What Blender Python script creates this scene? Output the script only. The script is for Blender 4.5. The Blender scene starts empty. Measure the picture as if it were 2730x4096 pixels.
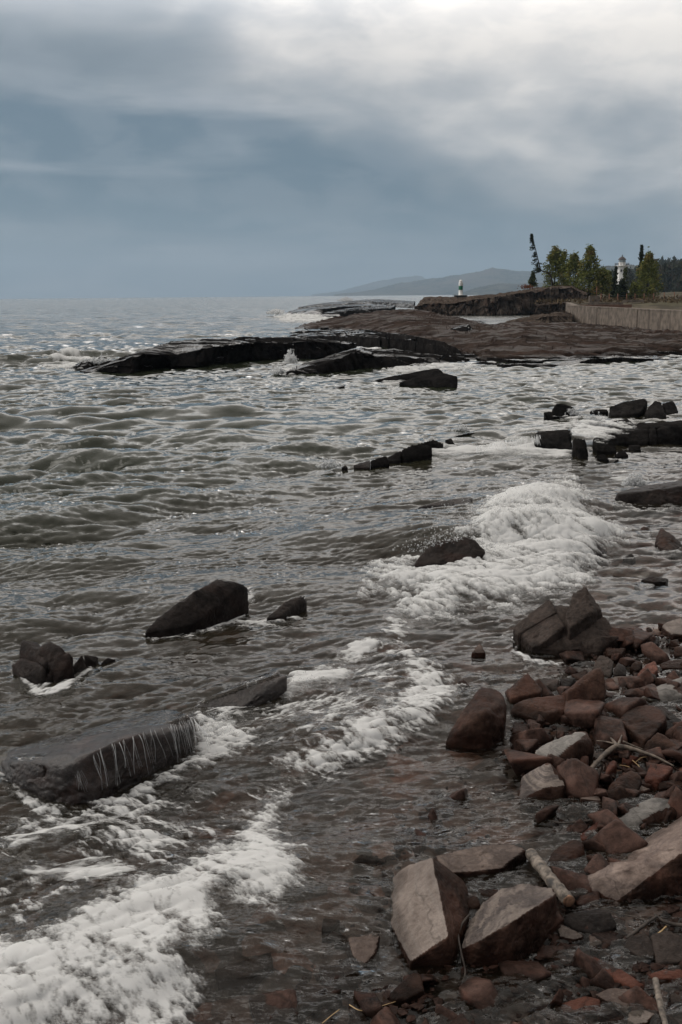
import bpy, bmesh, math, random
import numpy as np
from mathutils import Vector, Matrix

S = bpy.context.scene
COL = S.collection
R = math.radians

# ---------------------------------------------------------------- camera
CAM_H = 2.2
F_PX = 4096 * 35.0 / 36.0
PITCH = 12.27
ROLL = -0.5
cam_data = bpy.data.cameras.new("camera")
cam = bpy.data.objects.new("camera", cam_data)
COL.objects.link(cam)
cam_data.sensor_fit = 'VERTICAL'
cam_data.sensor_height = 36.0
cam_data.lens = 35.0
cam_data.clip_start = 0.05
cam_data.clip_end = 60000.0
CM = (Matrix.Translation((0, 0, CAM_H)) @ Matrix.Rotation(R(90 - PITCH), 4, 'X')
      @ Matrix.Rotation(R(ROLL), 4, 'Z'))
cam.matrix_world = CM
S.camera = cam

# ---------------------------------------------------------------- world: overcast sky
SUN_EL, SUN_AZ = 42.0, -80.0        # azimuth from +Y, positive to the right
W = bpy.data.worlds.new("World")
S.world = W
W.use_nodes = True
WT = W.node_tree
for n in list(WT.nodes):
    WT.nodes.remove(n)


class NT:
    """small helper for node graphs"""
    def __init__(self, tree):
        self.t = tree

    def n(self, kind, **kw):
        nd = self.t.nodes.new(kind)
        for k, v in kw.items():
            setattr(nd, k, v)
        return nd

    def link(self, a, b):
        self.t.links.new(a, b)

    def val(self, sock, v):
        if hasattr(v, 'is_output') or isinstance(v, bpy.types.NodeSocket):
            self.t.links.new(v, sock)
        else:
            sock.default_value = v

    def math(self, op, a, b=0.0, c=0.0, clamp=False):
        nd = self.n('ShaderNodeMath', operation=op)
        nd.use_clamp = clamp
        self.val(nd.inputs[0], a)
        self.val(nd.inputs[1], b)
        self.val(nd.inputs[2], c)
        return nd.outputs[0]

    def mix(self, f, a, b, blend='MIX'):
        nd = self.n('ShaderNodeMix', data_type='RGBA', blend_type=blend)
        self.val(nd.inputs[0], f)
        self.val(nd.inputs[6], a if not isinstance(a, tuple) else (*a, 1)[:4])
        self.val(nd.inputs[7], b if not isinstance(b, tuple) else (*b, 1)[:4])
        return nd.outputs[2]

    def ramp(self, f, stops, interp='LINEAR'):
        nd = self.n('ShaderNodeValToRGB')
        nd.color_ramp.interpolation = interp
        el = nd.color_ramp.elements
        while len(el) < len(stops):
            el.new(0.5)
        for e, (p, c) in zip(el, stops):
            e.position = p
            e.color = (*c, 1) if isinstance(c, tuple) else (c, c, c, 1)
        self.val(nd.inputs[0], f)
        return nd.outputs[0]

    def rng(self, v, a, b, c=0.0, d=1.0, smooth=True):
        nd = self.n('ShaderNodeMapRange')
        nd.interpolation_type = 'SMOOTHSTEP' if smooth else 'LINEAR'
        self.val(nd.inputs[0], v)
        for i, x in enumerate((a, b, c, d)):
            self.val(nd.inputs[i + 1], x)
        return nd.outputs[0]

    def mapping(self, v, scale=(1, 1, 1), rot=(0, 0, 0), loc=(0, 0, 0)):
        nd = self.n('ShaderNodeMapping')
        self.link(v, nd.inputs[0])
        nd.inputs[1].default_value = loc
        nd.inputs[2].default_value = rot
        nd.inputs[3].default_value = scale
        return nd.outputs[0]

    def noise(self, v, scale=5.0, detail=6.0, rough=0.55, dist=0.0):
        nd = self.n('ShaderNodeTexNoise')
        if v is not None:
            self.link(v, nd.inputs['Vector'])
        nd.inputs['Scale'].default_value = scale
        nd.inputs['Detail'].default_value = detail
        nd.inputs['Roughness'].default_value = rough
        nd.inputs['Distortion'].default_value = dist
        return nd.outputs['Fac']


g = NT(WT)
tc = g.n('ShaderNodeTexCoord')
sep = g.n('ShaderNodeSeparateXYZ')
g.link(tc.outputs['Generated'], sep.inputs[0])
dx, dy, dz = sep.outputs
el = g.math('MULTIPLY', g.math('ARCSINE', dz), 57.2958)            # elevation, degrees
az = g.math('MULTIPLY', g.math('ARCTAN2', dx, dy), 57.2958)
cmb = g.n('ShaderNodeCombineXYZ')
g.link(az, cmb.inputs[0]); g.link(el, cmb.inputs[1])
sky2 = cmb.outputs[0]
nz_big = g.noise(g.mapping(sky2, (0.055, 0.11, 1), (0, 0, R(14)), (3.3, 1.2, 0)), 1.0, 3.5, 0.5, 0.3)
nz_wisp = g.noise(g.mapping(sky2, (0.05, 0.30, 1), (0, 0, R(13)), (7.1, 4.4, 2)), 1.0, 4.5, 0.5, 0.4)
nz_fine = g.noise(g.mapping(sky2, (0.22, 0.50, 1), (0, 0, R(20)), (1.1, 9.4, 5)), 1.0, 6.0, 0.55, 0.2)
t = g.math('ADD', g.math('SUBTRACT', el, 1.6), g.math('MULTIPLY', dx, 19.0))
t = g.math('ADD', t, g.math('MULTIPLY', g.math('SUBTRACT', nz_big, 0.5), 15.0))
t = g.math('ADD', t, g.math('MULTIPLY', g.math('SUBTRACT', nz_fine, 0.5), 4.0))
t = g.math('ADD', t, g.math('MULTIPLY', g.math('SUBTRACT', nz_wisp, 0.5), 5.0))
low = g.math('ADD', el, g.math('MULTIPLY', g.math('SUBTRACT', nz_wisp, 0.5), 5.5))
base = g.ramp(g.math('DIVIDE', low, 20.0, clamp=True),
              [(0.0, (.190, .268, .336)), (0.12, (.132, .204, .264)), (0.30, (.098, .157, .210)),
               (0.45, (.112, .168, .218)), (0.60, (.20, .24, .275)), (0.80, (.42, .435, .455)), (1.0, (.50, .51, .52))], 'EASE')
wisp = g.rng(nz_wisp, 0.52, 0.72)
base = g.mix(g.math('MULTIPLY', wisp, 0.52), base, (.40, .43, .47))
bright = g.ramp(g.rng(t, 9.0, 30.0, 0, 1, False),
                [(0.0, (.70, .68, .665)), (0.25, (.88, .835, .785)), (1.0, (.98, .91, .83))])
cloud = g.mix(g.rng(t, 5.5, 14.0), base, bright)
grey = g.rng(nz_fine, 0.40, 0.60)
cloud = g.mix(g.math('MULTIPLY', g.math('SUBTRACT', 1.0, grey), 0.20), cloud, (.36, .39, .43))
# unseen sky behind the viewer and to the right, darkened to deepen rock shade
bk = g.math('ADD', g.math('MULTIPLY', dx, 0.62), g.math('MULTIPLY', dy, -0.85))
bkf = g.math('MULTIPLY', g.rng(bk, -0.05, 0.55), g.rng(el, 80.0, 35.0))
cloud = g.mix(g.math('MULTIPLY', bkf, 0.90), cloud, (.10, .108, .12))
top = g.math('ADD', 1.0, g.math('MULTIPLY', g.math('ADD', 0.2, g.math('MULTIPLY', g.rng(dy, -0.15, 0.55), 1.35)), g.math('MULTIPLY', g.rng(el, 12.0, 20.0), g.rng(el, 18.0, 33.0, 1.0, 0.0))))  # sky ahead, mostly above the view, brightened to lift water reflections
cl10 = g.n('ShaderNodeVectorMath', operation='SCALE')
g.link(cloud, cl10.inputs[0])
g.link(g.math('MULTIPLY', top, 8.7), cl10.inputs['Scale'])
sky = g.n('ShaderNodeTexSky')
sky.sky_type = 'NISHITA'
sky.sun_disc = False
sky.sun_elevation = R(SUN_EL)
sky.sun_rotation = R(SUN_AZ)
skc = g.mix(0.94, sky.outputs[0], cl10.outputs[0])
bg = g.n('ShaderNodeBackground')
bg.inputs['Strength'].default_value = 0.1
g.link(skc, bg.inputs['Color'])
wo = g.n('ShaderNodeOutputWorld')
g.link(bg.outputs[0], wo.inputs['Surface'])

# ---------------------------------------------------------------- sun
sd = bpy.data.lights.new("sun", 'SUN')
sd.energy = 1.5
sd.angle = R(60)
sd.color = (1.0, 0.95, 0.88)
so = bpy.data.objects.new("sun", sd)
COL.objects.link(so)
sv = Vector((math.sin(R(SUN_AZ)) * math.cos(R(SUN_EL)), math.cos(R(SUN_AZ)) * math.cos(R(SUN_EL)), math.sin(R(SUN_EL))))
so.rotation_euler = sv.to_track_quat('Z', 'Y').to_euler()
so.location = (-20, 20, 40)

S.view_settings.view_transform = 'Standard'
S.view_settings.look = 'None'
S.view_settings.exposure = 0.3
S.view_settings.gamma = 1.0
S.view_settings.use_curve_mapping = False
S.cycles.max_bounces = 8
S.cycles.transparent_max_bounces = 12
S.cycles.sample_clamp_indirect = 4.0

# ---------------------------------------------------------------- pixel -> point (photo is 2730 x 4096)
RM = np.array(CM.to_3x3())


def ray(x, y):
    x = np.asarray(x, float); y = np.asarray(y, float)
    d = np.stack([(x - 1365) / F_PX, -(y - 2048) / F_PX, -np.ones_like(x)], -1)
    return d @ RM.T


def ground(x, y, z=0.0):
    d = ray(x, y)
    k = (z - CAM_H) / np.minimum(d[..., 2], -1e-5)
    return d * k[..., None] + np.array([0, 0, CAM_H])


def at_dist(x, y, dist):
    """point on the sight line of photo pixel x,y at a given horizontal distance"""
    d = ray(x, y)
    k = np.asarray(dist, float) / np.hypot(d[..., 0], d[..., 1])
    return d * k[..., None] + np.array([0, 0, CAM_H])


def stand(x, y, yb, z=0.0):
    """point seen at x,y whose foot on level z is seen at row yb"""
    ft = ground(x, yb, z)
    return at_dist(x, y, np.hypot(ft[..., 0], ft[..., 1]))


def pix(p):
    q = (np.asarray(p) - np.array([0, 0, CAM_H])) @ RM
    w = -q[..., 2]
    return q[..., 0] / w * F_PX + 1365, -q[..., 1] / w * F_PX + 2048


# ---------------------------------------------------------------- numpy noise
_rs = np.random.RandomState(7)
_perm = _rs.permutation(256).astype(np.int64)
_perm = np.concatenate([_perm, _perm, _perm])
_grad = _rs.normal(size=(256, 3))
_grad /= np.linalg.norm(_grad, axis=1)[:, None]


def perlin(p):
    p = np.asarray(p, float)
    i = np.floor(p).astype(np.int64)
    f = p - i
    u = f * f * f * (f * (f * 6 - 15) + 10)
    i &= 255
    out = 0.0
    for a in (0, 1):
        wx = u[..., 0] if a else 1 - u[..., 0]
        for b in (0, 1):
            wy = u[..., 1] if b else 1 - u[..., 1]
            for c in (0, 1):
                wz = u[..., 2] if c else 1 - u[..., 2]
                h = _perm[_perm[_perm[i[..., 0] + a] + i[..., 1] + b] + i[..., 2] + c]
                gr = _grad[h]
                out = out + wx * wy * wz * (gr[..., 0] * (f[..., 0] - a) + gr[..., 1] * (f[..., 1] - b) + gr[..., 2] * (f[..., 2] - c))
    return out * 1.6


def fbm(p, octv=4, gain=0.5, lac=2.03):
    p = np.asarray(p, float)
    s, a = 0.0, 1.0
    for k in range(octv):
        s = s + a * perlin(p + 17.3 * k)
        p = p * lac
        a *= gain
    return s


def ridged(p, octv=4, gain=0.5):
    s, a = 0.0, 1.0
    for k in range(octv):
        s = s + a * (1 - 2 * np.abs(perlin(p + 9.7 * k)))
        p = p * 2.07
        a *= gain
    return s


def sstep(a, b, x):
    q = np.clip((x - a) / (b - a), 0, 1)
    return q * q * (3 - 2 * q)


def cellhash(i, j, k=0):
    i, j, k = (np.asarray(q).astype(np.int64) & 255 for q in (i, j, k))
    return _perm[_perm[_perm[i] + j] + k] / 255.0


def v3(x, y, z):
    x, y, z = np.broadcast_arrays(x, y, z)
    return np.stack([x, y, z], -1).astype(float)


# ---------------------------------------------------------------- object helpers
def mesh_np(name, verts, faces, mat, parent=None, smooth=True, origin=None):
    """faces: (n,k) array, or list of such arrays; ONE mesh object"""
    verts = np.asarray(verts, float)
    if not isinstance(faces, list):
        faces = [faces]
    faces = [np.asarray(f, np.int64) for f in faces if len(f)]
    if origin is None:
        origin = np.array([0.0, 0, 0]) if parent is not None else np.array(
            [(verts[:, 0].min() + verts[:, 0].max()) / 2, (verts[:, 1].min() + verts[:, 1].max()) / 2, verts[:, 2].min()])
    origin = np.asarray(origin, float)
    me = bpy.data.meshes.new(name)
    me.vertices.add(len(verts))
    me.vertices.foreach_set('co', (verts - origin).astype(np.float32).ravel())
    tot = sum(f.size for f in faces)
    nf = sum(len(f) for f in faces)
    me.loops.add(tot)
    me.polygons.add(nf)
    me.loops.foreach_set('vertex_index', np.concatenate([f.ravel() for f in faces]).astype(np.int32))
    cnt = np.concatenate([np.full(len(f), f.shape[1]) for f in faces])
    st = np.concatenate([[0], np.cumsum(cnt)[:-1]])
    me.polygons.foreach_set('loop_start', st.astype(np.int32))
    me.polygons.foreach_set('use_smooth', np.full(nf, smooth))
    me.update(calc_edges=True)
    me.validate()
    me.materials.append(mat)
    o = bpy.data.objects.new(name, me)
    COL.objects.link(o)
    if parent is not None:
        o.parent = parent
    o.location = Vector(origin)
    return o


def tag(o, label=None, cat=None, group=None, kind=None):
    if label: o['label'] = label
    if cat: o['category'] = cat
    if group: o['group'] = group
    if kind: o['kind'] = kind
    return o


def empty(name, loc, label, cat, group=None):
    o = bpy.data.objects.new(name, None)
    o.empty_display_size = 0.2
    COL.objects.link(o)
    o.location = Vector([float(c) for c in loc])
    return tag(o, label, cat, group)


def grid_faces(nu, nv, off=0):
    a = np.arange(nu * nv).reshape(nv, nu) + off
    return np.stack([a[:-1, :-1].ravel(), a[:-1, 1:].ravel(), a[1:, 1:].ravel(), a[1:, :-1].ravel()], -1)


def add_attr(o, name, vals):
    at = o.data.attributes.new(name, 'FLOAT', 'POINT')
    at.data.foreach_set('value', np.asarray(vals, np.float32))


def tube(path, radii, sides=8, cap=True):
    """verts, faces of a tube along path; radii may vary"""
    path = np.asarray(path, float)
    n = len(path)
    radii = np.broadcast_to(np.asarray(radii, float), (n,))
    tg = np.gradient(path, axis=0)
    tg /= np.linalg.norm(tg, axis=1)[:, None] + 1e-9
    up = np.array([0.13, 0.27, 0.95])
    a = np.cross(tg, up); a /= np.linalg.norm(a, axis=1)[:, None] + 1e-9
    b = np.cross(tg, a)
    th = np.linspace(0, 2 * np.pi, sides, endpoint=False)
    V = path[:, None] + radii[:, None, None] * (np.cos(th)[None, :, None] * a[:, None] + np.sin(th)[None, :, None] * b[:, None])
    V = V.reshape(-1, 3)
    q = np.arange(n * sides).reshape(n, sides)
    F = np.stack([q[:-1], np.roll(q[:-1], -1, 1), np.roll(q[1:], -1, 1), q[1:]], -1).reshape(-1, 4)
    Fs = [F]
    if cap:
        V = np.vstack([V, path[:1], path[-1:]])
        c0, c1 = n * sides, n * sides + 1
        T0 = np.stack([np.roll(q[0], -1), q[0], np.full(sides, c0)], -1)
        T1 = np.stack([q[-1], np.roll(q[-1], -1), np.full(sides, c1)], -1)
        Fs.append(np.vstack([T0, T1]))
    return V, Fs


class MB:
    """collects pieces into ONE mesh object"""
    def __init__(self):
        self.v, self.f, self.n = [], {}, 0

    def add(self, V, F):
        if not isinstance(F, list):
            F = [F]
        for f in F:
            f = np.asarray(f)
            if len(f):
                self.f.setdefault(f.shape[1], []).append(f + self.n)
        self.v.append(np.asarray(V, float))
        self.n += len(V)
        return self

    def tube(self, path, radii, sides=8, cap=True):
        return self.add(*tube(path, radii, sides, cap))

    def box(self, lo, hi):
        lo, hi = np.array(lo, float), np.array(hi, float)
        V = np.array([[(hi if i >> k & 1 else lo)[k] for k in range(3)] for i in range(8)])
        return self.add(V, np.array([[0, 2, 3, 1], [4, 5, 7, 6], [0, 1, 5, 4], [2, 6, 7, 3], [0, 4, 6, 2], [1, 3, 7, 5]]))

    def lathe(self, c, prof, sides=24):
        """prof: list of (r, z)"""
        th = np.linspace(0, 2 * np.pi, sides, endpoint=False)
        V = np.array([[c[0] + r * math.cos(a), c[1] + r * math.sin(a), c[2] + z] for r, z in prof for a in th])
        q = np.arange(len(prof) * sides).reshape(len(prof), sides)
        F = np.stack([q[:-1], np.roll(q[:-1], -1, 1), np.roll(q[1:], -1, 1), q[1:]], -1).reshape(-1, 4)
        return self.add(V, F)

    def build(self, name, mat, parent=None, smooth=True, origin=None):
        V = np.vstack(self.v)
        F = [np.vstack(x) for x in self.f.values()]
        if parent is not None:
            V = V - np.array(parent.location)
        return mesh_np(name, V, F, mat, parent, smooth, origin)

# ---------------------------------------------------------------- materials
def new_mat(name):
    m = bpy.data.materials.new(name)
    m.use_nodes = True
    tr = m.node_tree
    for n in list(tr.nodes):
        tr.nodes.remove(n)
    gg = NT(tr)
    out = gg.n('ShaderNodeOutputMaterial')
    return m, gg, out


def principled(gg, out, color, rough=0.6, spec=0.5, normal=None, **kw):
    p = gg.n('ShaderNodeBsdfPrincipled')
    gg.val(p.inputs['Base Color'], color if not isinstance(color, tuple) else (*color, 1))
    gg.val(p.inputs['Roughness'], rough)
    gg.val(p.inputs['Specular IOR Level'], spec)
    if normal is not None:
        gg.link(normal, p.inputs['Normal'])
    gg.link(p.outputs[0], out.inputs['Surface'])
    return p


def bump(gg, h, strength=0.4, dist=0.01, normal=None):
    b = gg.n('ShaderNodeBump')
    b.inputs['Strength'].default_value = strength
    b.inputs['Distance'].default_value = dist
    gg.link(h, b.inputs['Height'])
    if normal is not None:
        gg.link(normal, b.inputs['Normal'])
    return b.outputs[0]


DIFF = 0.95


def rock_mat(name, c1, c2, rough=0.55, scale=1.0, band=0.0, wet_z=0.07, wet_dark=0.55, spec=0.04, red=0.0, streak=0.0, pool=0.0, crack=0.4, band_col=None, wet_rough=0.3, lichen=0.0):
    """brown shore rock: mottled minerals, grain, optional bedding bands, a wet foot above the water line"""
    m, gg, out = new_mat(name)
    tc_ = gg.n('ShaderNodeTexCoord')
    oi = gg.n('ShaderNodeObjectInfo')
    off = gg.n('ShaderNodeVectorMath', operation='ADD')
    sc = gg.n('ShaderNodeVectorMath', operation='SCALE')
    gg.link(tc_.outputs['Object'], sc.inputs[0])
    sc.inputs['Scale'].default_value = 1.0
    gg.link(sc.outputs[0], off.inputs[0])
    rv = gg.n('ShaderNodeCombineXYZ')
    for i, k in enumerate((31.0, 17.0, 53.0)):
        gg.link(gg.math('MULTIPLY', oi.outputs['Random'], k), rv.inputs[i])
    gg.link(rv.outputs[0], off.inputs[1])
    v = off.outputs[0]
    n1 = gg.noise(v, 6.0 * scale, 8, 0.62, 0.4)
    n2 = gg.noise(v, 34.0 * scale, 6, 0.65)
    n3 = gg.noise(v, 230.0 * scale, 3, 0.7)
    f = gg.math('ADD', gg.math('MULTIPLY', n1, 0.75), gg.math('MULTIPLY', n2, 0.45))
    f = gg.rng(f, 0.42, 0.78)
    col = gg.mix(f, c1, c2)
    if red:
        rn = gg.noise(v, 3.3 * scale, 5, 0.6, 0.8)
        col = gg.mix(gg.math('MULTIPLY', gg.rng(rn, 0.48, 0.68), red), col, (.10, .045, .032))
    if band:
        bv = gg.mapping(v, (7 * scale, 2.2 * scale, 60 * scale), (R(9), R(-14), R(25)))
        bn = gg.noise(bv, 1.0, 5, 0.6, 0.7)
        col = gg.mix(gg.math('MULTIPLY', gg.rng(bn, 0.46, 0.62), band), col, band_col or (.27, .25, .235))
    if lichen:
        ln = gg.noise(v, 2.2 * scale, 9, 0.72, 0.6)
        col = gg.mix(gg.math('MULTIPLY', gg.rng(ln, 0.56, 0.70), lichen), col, (.30, .28, .24))
    if streak:
        kn = gg.noise(gg.mapping(v, (2.6, 2.6, .28)), 1.0, 6, 0.65, 0.5)
        col = gg.mix(gg.math('MULTIPLY', gg.rng(kn, 0.50, 0.62), streak), col, (.012, .010, .009))
        kn2 = gg.noise(gg.mapping(v, (1.5, 1.5, .8), (0, 0, 0), (5, 3, 1)), 1.0, 7, 0.7, 0.3)
        col = gg.mix(gg.math('MULTIPLY', gg.rng(kn2, 0.56, 0.70), .7 * streak), col, (.24, .215, .18))
    if crack:
        wv = gg.n('ShaderNodeVectorMath', operation='ADD')
        wn_ = gg.n('ShaderNodeTexNoise'); gg.link(v, wn_.inputs['Vector']); wn_.inputs['Scale'].default_value = 9 * scale
        wn_.inputs['Detail'].default_value = 5
        ws = gg.n('ShaderNodeVectorMath', operation='SCALE'); ws.inputs['Scale'].default_value = 0.10 / scale
        gg.link(wn_.outputs['Color'], ws.inputs[0]); gg.link(v, wv.inputs[0]); gg.link(ws.outputs[0], wv.inputs[1])
        vc = gg.n('ShaderNodeTexVoronoi', feature='DISTANCE_TO_EDGE'); vc.inputs['Scale'].default_value = 4.2 * scale
        gg.link(gg.mapping(wv.outputs[0], (1, .55, 1.5), (R(20), R(35), R(10))), vc.inputs['Vector'])
        cm_ = gg.math('MULTIPLY', gg.rng(vc.outputs['Distance'], 0.0, 0.022, 1.0, 0.0), gg.rng(n1, .40, .58))
        col = gg.mix(gg.math('MULTIPLY', cm_, crack), col, (.010, .008, .007))
    # grain and per-stone tone
    gr = gg.rng(n3, 0.30, 0.72, 0.78, 1.22, False)
    tone = gg.math('MULTIPLY', gr, gg.rng(oi.outputs['Random'], 0, 1, 0.78 * DIFF, 1.2 * DIFF, False))
    cs = gg.n('ShaderNodeVectorMath', operation='SCALE')
    gg.link(col, cs.inputs[0]); gg.link(tone, cs.inputs['Scale'])
    col = cs.outputs[0]
    geo = gg.n('ShaderNodeNewGeometry')
    sp = gg.n('ShaderNodeSeparateXYZ')
    gg.link(geo.outputs['Position'], sp.inputs[0])
    wz = gg.math('ADD', sp.outputs[2], gg.math('MULTIPLY', gg.math('SUBTRACT', n1, 0.5), wet_z * 1.6))
    wet = gg.rng(wz, wet_z * 0.35, wet_z, 1.0, 0.0)
    col = gg.mix(wet, col, gg.mix(1.0, col, (wet_dark,) * 3, 'MULTIPLY'))
    rg = gg.math('ADD', rough, gg.math('MULTIPLY', gg.math('SUBTRACT', n2, 0.5), 0.35))
    rg = gg.math('ADD', gg.math('MULTIPLY', rg, gg.math('SUBTRACT', 1.0, wet)), gg.math('MULTIPLY', wet, wet_rough), clamp=True)
    if pool:    # water standing on the level parts
        sn = gg.n('ShaderNodeSeparateXYZ'); gg.link(geo.outputs['Normal'], sn.inputs[0])
        pn = gg.noise(gg.mapping(v, (.22, .9, .9), (0, 0, R(8))), 1.0, 5, 0.6, 0.6)
        pm = gg.math('MULTIPLY', gg.math('MULTIPLY', gg.rng(sn.outputs[2], 0.80, 0.95), gg.rng(pn, 0.47, 0.58)), pool)
        rg = gg.math('ADD', gg.math('MULTIPLY', rg, gg.math('SUBTRACT', 1.0, pm)), gg.math('MULTIPLY', pm, 0.10))
        spec = gg.math('ADD', spec, gg.math('MULTIPLY', pm, 0.7))
    b1 = bump(gg, n2, 0.8, 0.014 / scale)
    b2 = bump(gg, n3, 0.35, 0.0025 / scale, b1)
    principled(gg, out, col, rg, spec, b2)
    return m


M = {}
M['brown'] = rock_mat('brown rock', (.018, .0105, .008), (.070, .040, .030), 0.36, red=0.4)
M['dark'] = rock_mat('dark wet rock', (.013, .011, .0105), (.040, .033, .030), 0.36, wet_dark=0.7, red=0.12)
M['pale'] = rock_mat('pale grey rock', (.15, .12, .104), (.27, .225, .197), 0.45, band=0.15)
M['pink'] = rock_mat('pinkish rock', (.135, .10, .085), (.26, .203, .174), 0.45, band=0.5, band_col=(.10, .078, .072))
M['red'] = rock_mat('red rock', (.075, .028, .020), (.19, .082, .058), 0.5)
M['band'] = rock_mat('banded grey rock', (.10, .094, .088), (.20, .186, .172), 0.5, band=0.6, band_col=(.23, .212, .195))
M['blue'] = rock_mat('slate banded rock', (.085, .072, .068), (.165, .135, .122), 0.42, band=0.6, band_col=(.30, .25, .215))
M['slate'] = rock_mat('grey brown boulder', (.030, .024, .021), (.085, .066, .057), 0.42, red=.15)
M['ledge'] = rock_mat('black ledge rock', (.006, .006, .0062), (.022, .020, .019), 0.55, scale=0.35, wet_z=0.25, wet_dark=0.8, spec=0.0, pool=1.0, wet_rough=0.4)
M['wet'] = rock_mat('water covered rock', (.016, .013, .012), (.050, .040, .036), 0.2, spec=0.4, red=0.3, wet_rough=0.12, wet_dark=0.8)
M['black'] = rock_mat('black broken rock', (.007, .007, .007), (.026, .024, .023), 0.7, scale=0.6, spec=0.0, wet_z=0.12, wet_dark=0.8)
M['plateau'] = rock_mat('brown shelf rock', (.024, .018, .0155), (.068, .052, .044), 0.85, scale=0.16, wet_z=0.16, wet_dark=0.35, red=0.15, wet_rough=0.2, spec=0.0, pool=0.25)
M['cliff'] = rock_mat('cliff rock', (.040, .031, .026), (.12, .095, .078), 0.8, scale=0.12, wet_z=0.25, red=0.25, spec=0.0, lichen=0.35, streak=0.85)
M['rubble'] = rock_mat('rubble stone', (.018, .012, .010), (.095, .056, .045), 0.38, scale=2.2, red=0.5, wet_z=0.045)


def simple(name, c, rough=0.6, var=0.25, scale=8.0, spec=0.4, stain=None, metal=0.0, bmp=0.2, bdist=0.01):
    m, gg, out = new_mat(name)
    tc_ = gg.n('ShaderNodeTexCoord')
    n = gg.noise(tc_.outputs['Object'], scale, 7, 0.6)
    a = tuple(x * (1 - var) for x in c); b = tuple(min(1, x * (1 + var)) for x in c)
    col = gg.mix(gg.rng(n, 0.3, 0.7), a, b)
    if stain:
        s = gg.noise(gg.mapping(tc_.outputs['Object'], (1.2, 1.2, .25)), scale * 0.35, 6, 0.6)
        col = gg.mix(gg.rng(s, 0.5, 0.72), col, stain)
    p = principled(gg, out, col, rough, spec, bump(gg, n, bmp, bdist))
    p.inputs['Metallic'].default_value = metal
    return m


M['concrete'] = simple('weathered concrete', (.145, .118, .096), 0.85, 0.4, 2.6, 0.2, stain=(.065, .051, .041), bdist=0.03)
M['rust_concrete'] = simple('rusty concrete edge', (.13, .075, .055), 0.85, 0.3, 2.0, 0.2)
M['white'] = simple('white paint', (.78, .77, .74), 0.5, 0.05, 3.0)
M['green'] = simple('green paint', (.01, .15, .075), 0.5, 0.1, 3.0)
M['iron'] = simple('black iron', (.02, .02, .022), 0.5, 0.2, 6.0)
M['roof'] = simple('dark red roof', (.028, .014, .012), 0.5, 0.2, 6.0)
M['glass'] = simple('lantern glass', (.30, .34, .35), 0.12, 0.1, 2.0, 0.6)
M['rust'] = simple('rusty iron post', (.24, .11, .07), 0.8, 0.3, 12.0)
M['bark'] = simple('tree bark', (.035, .028, .023), 0.9, 0.3, 10.0, 0.2)
M['wood'] = simple('weathered driftwood', (.135, .112, .092), 0.65, 0.8, 38.0, 0.3, stain=(.035, .032, .031), bmp=0.5, bdist=0.006)
M['greywood'] = simple('wet grey driftwood', (.12, .095, .075), 0.6, 0.6, 30.0, 0.3, stain=(.03, .027, .027), bmp=0.5, bdist=0.005)
M['woodend'] = simple('sawn log end', (.19, .105, .065), 0.7, 0.6, 60.0, 0.3)
M['twig'] = simple('dark twig', (.045, .036, .03), 0.7, 0.5, 40.0, 0.3)
M['straw'] = simple('dry straw', (.42, .29, .15), 0.7, 0.3, 40.0, 0.3)


def leaf_mat(name, a, b, c=None):
    m, gg, out = new_mat(name)
    geo = gg.n('ShaderNodeNewGeometry')
    tc_ = gg.n('ShaderNodeTexCoord')
    n = gg.noise(tc_.outputs['Object'], 0.9, 5, 0.6)
    f = gg.math('ADD', gg.math('MULTIPLY', geo.outputs['Random Per Island'], 0.45), gg.math('MULTIPLY', n, 0.7))
    col = gg.mix(gg.rng(f, 0.3, 0.85), a, b)
    if c:
        n2 = gg.noise(tc_.outputs['Object'], 0.5, 4, 0.6)
        col = gg.mix(gg.rng(n2, 0.5, 0.66), col, c)
    d = gg.n('ShaderNodeBsdfDiffuse'); gg.link(col, d.inputs[0])
    tl = gg.n('ShaderNodeBsdfTranslucent'); gg.link(col, tl.inputs[0])
    mx = gg.n('ShaderNodeMixShader'); mx.inputs[0].default_value = 0.25
    gg.link(d.outputs[0], mx.inputs[1]); gg.link(tl.outputs[0], mx.inputs[2])
    gg.link(mx.outputs[0], out.inputs['Surface'])
    return m


M['cedar'] = leaf_mat('cedar foliage', (.062, .080, .024), (.22, .23, .068), (.23, .155, .06))
M['spruce'] = leaf_mat('spruce needles', (.034, .048, .024), (.115, .13, .058))
M['darkspruce'] = leaf_mat('dark spruce needles', (.016, .024, .016), (.055, .068, .036))
M['wood_far'] = leaf_mat('far forest', (.020, .028, .018), (.062, .066, .040), (.075, .055, .040))
M['shrub'] = leaf_mat('rusty shrub', (.12, .045, .025), (.22, .09, .05))
M['grass'] = leaf_mat('brown dry grass', (.06, .045, .028), (.14, .105, .065))

# foam: thin lather whose cover comes from the density the mesh carries
m, gg, out = new_mat('lake foam')
att = gg.n('ShaderNodeAttribute', attribute_name='cover')
tc_ = gg.n('ShaderNodeTexCoord')
fn = gg.noise(gg.mapping(tc_.outputs['Object'], (.55, 1.5, 1), (0, 0, R(35))), 75.0, 5, 0.7, 0.5)
fd = gg.math('ADD', att.outputs['Fac'], gg.math('MULTIPLY', gg.math('SUBTRACT', fn, 0.5), 0.85))
al = gg.math('MULTIPLY', gg.rng(fd, 0.22, 1.2), 0.97)
df = gg.n('ShaderNodeBsdfDiffuse'); df.inputs[0].default_value = (.90, .90, .89, 1)
gg.link(bump(gg, fn, 0.2, 0.004), df.inputs['Normal'])
tl = gg.n('ShaderNodeBsdfTranslucent'); tl.inputs[0].default_value = (.80, .81, .80, 1)
mx0 = gg.n('ShaderNodeMixShader'); mx0.inputs[0].default_value = 0.42
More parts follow.
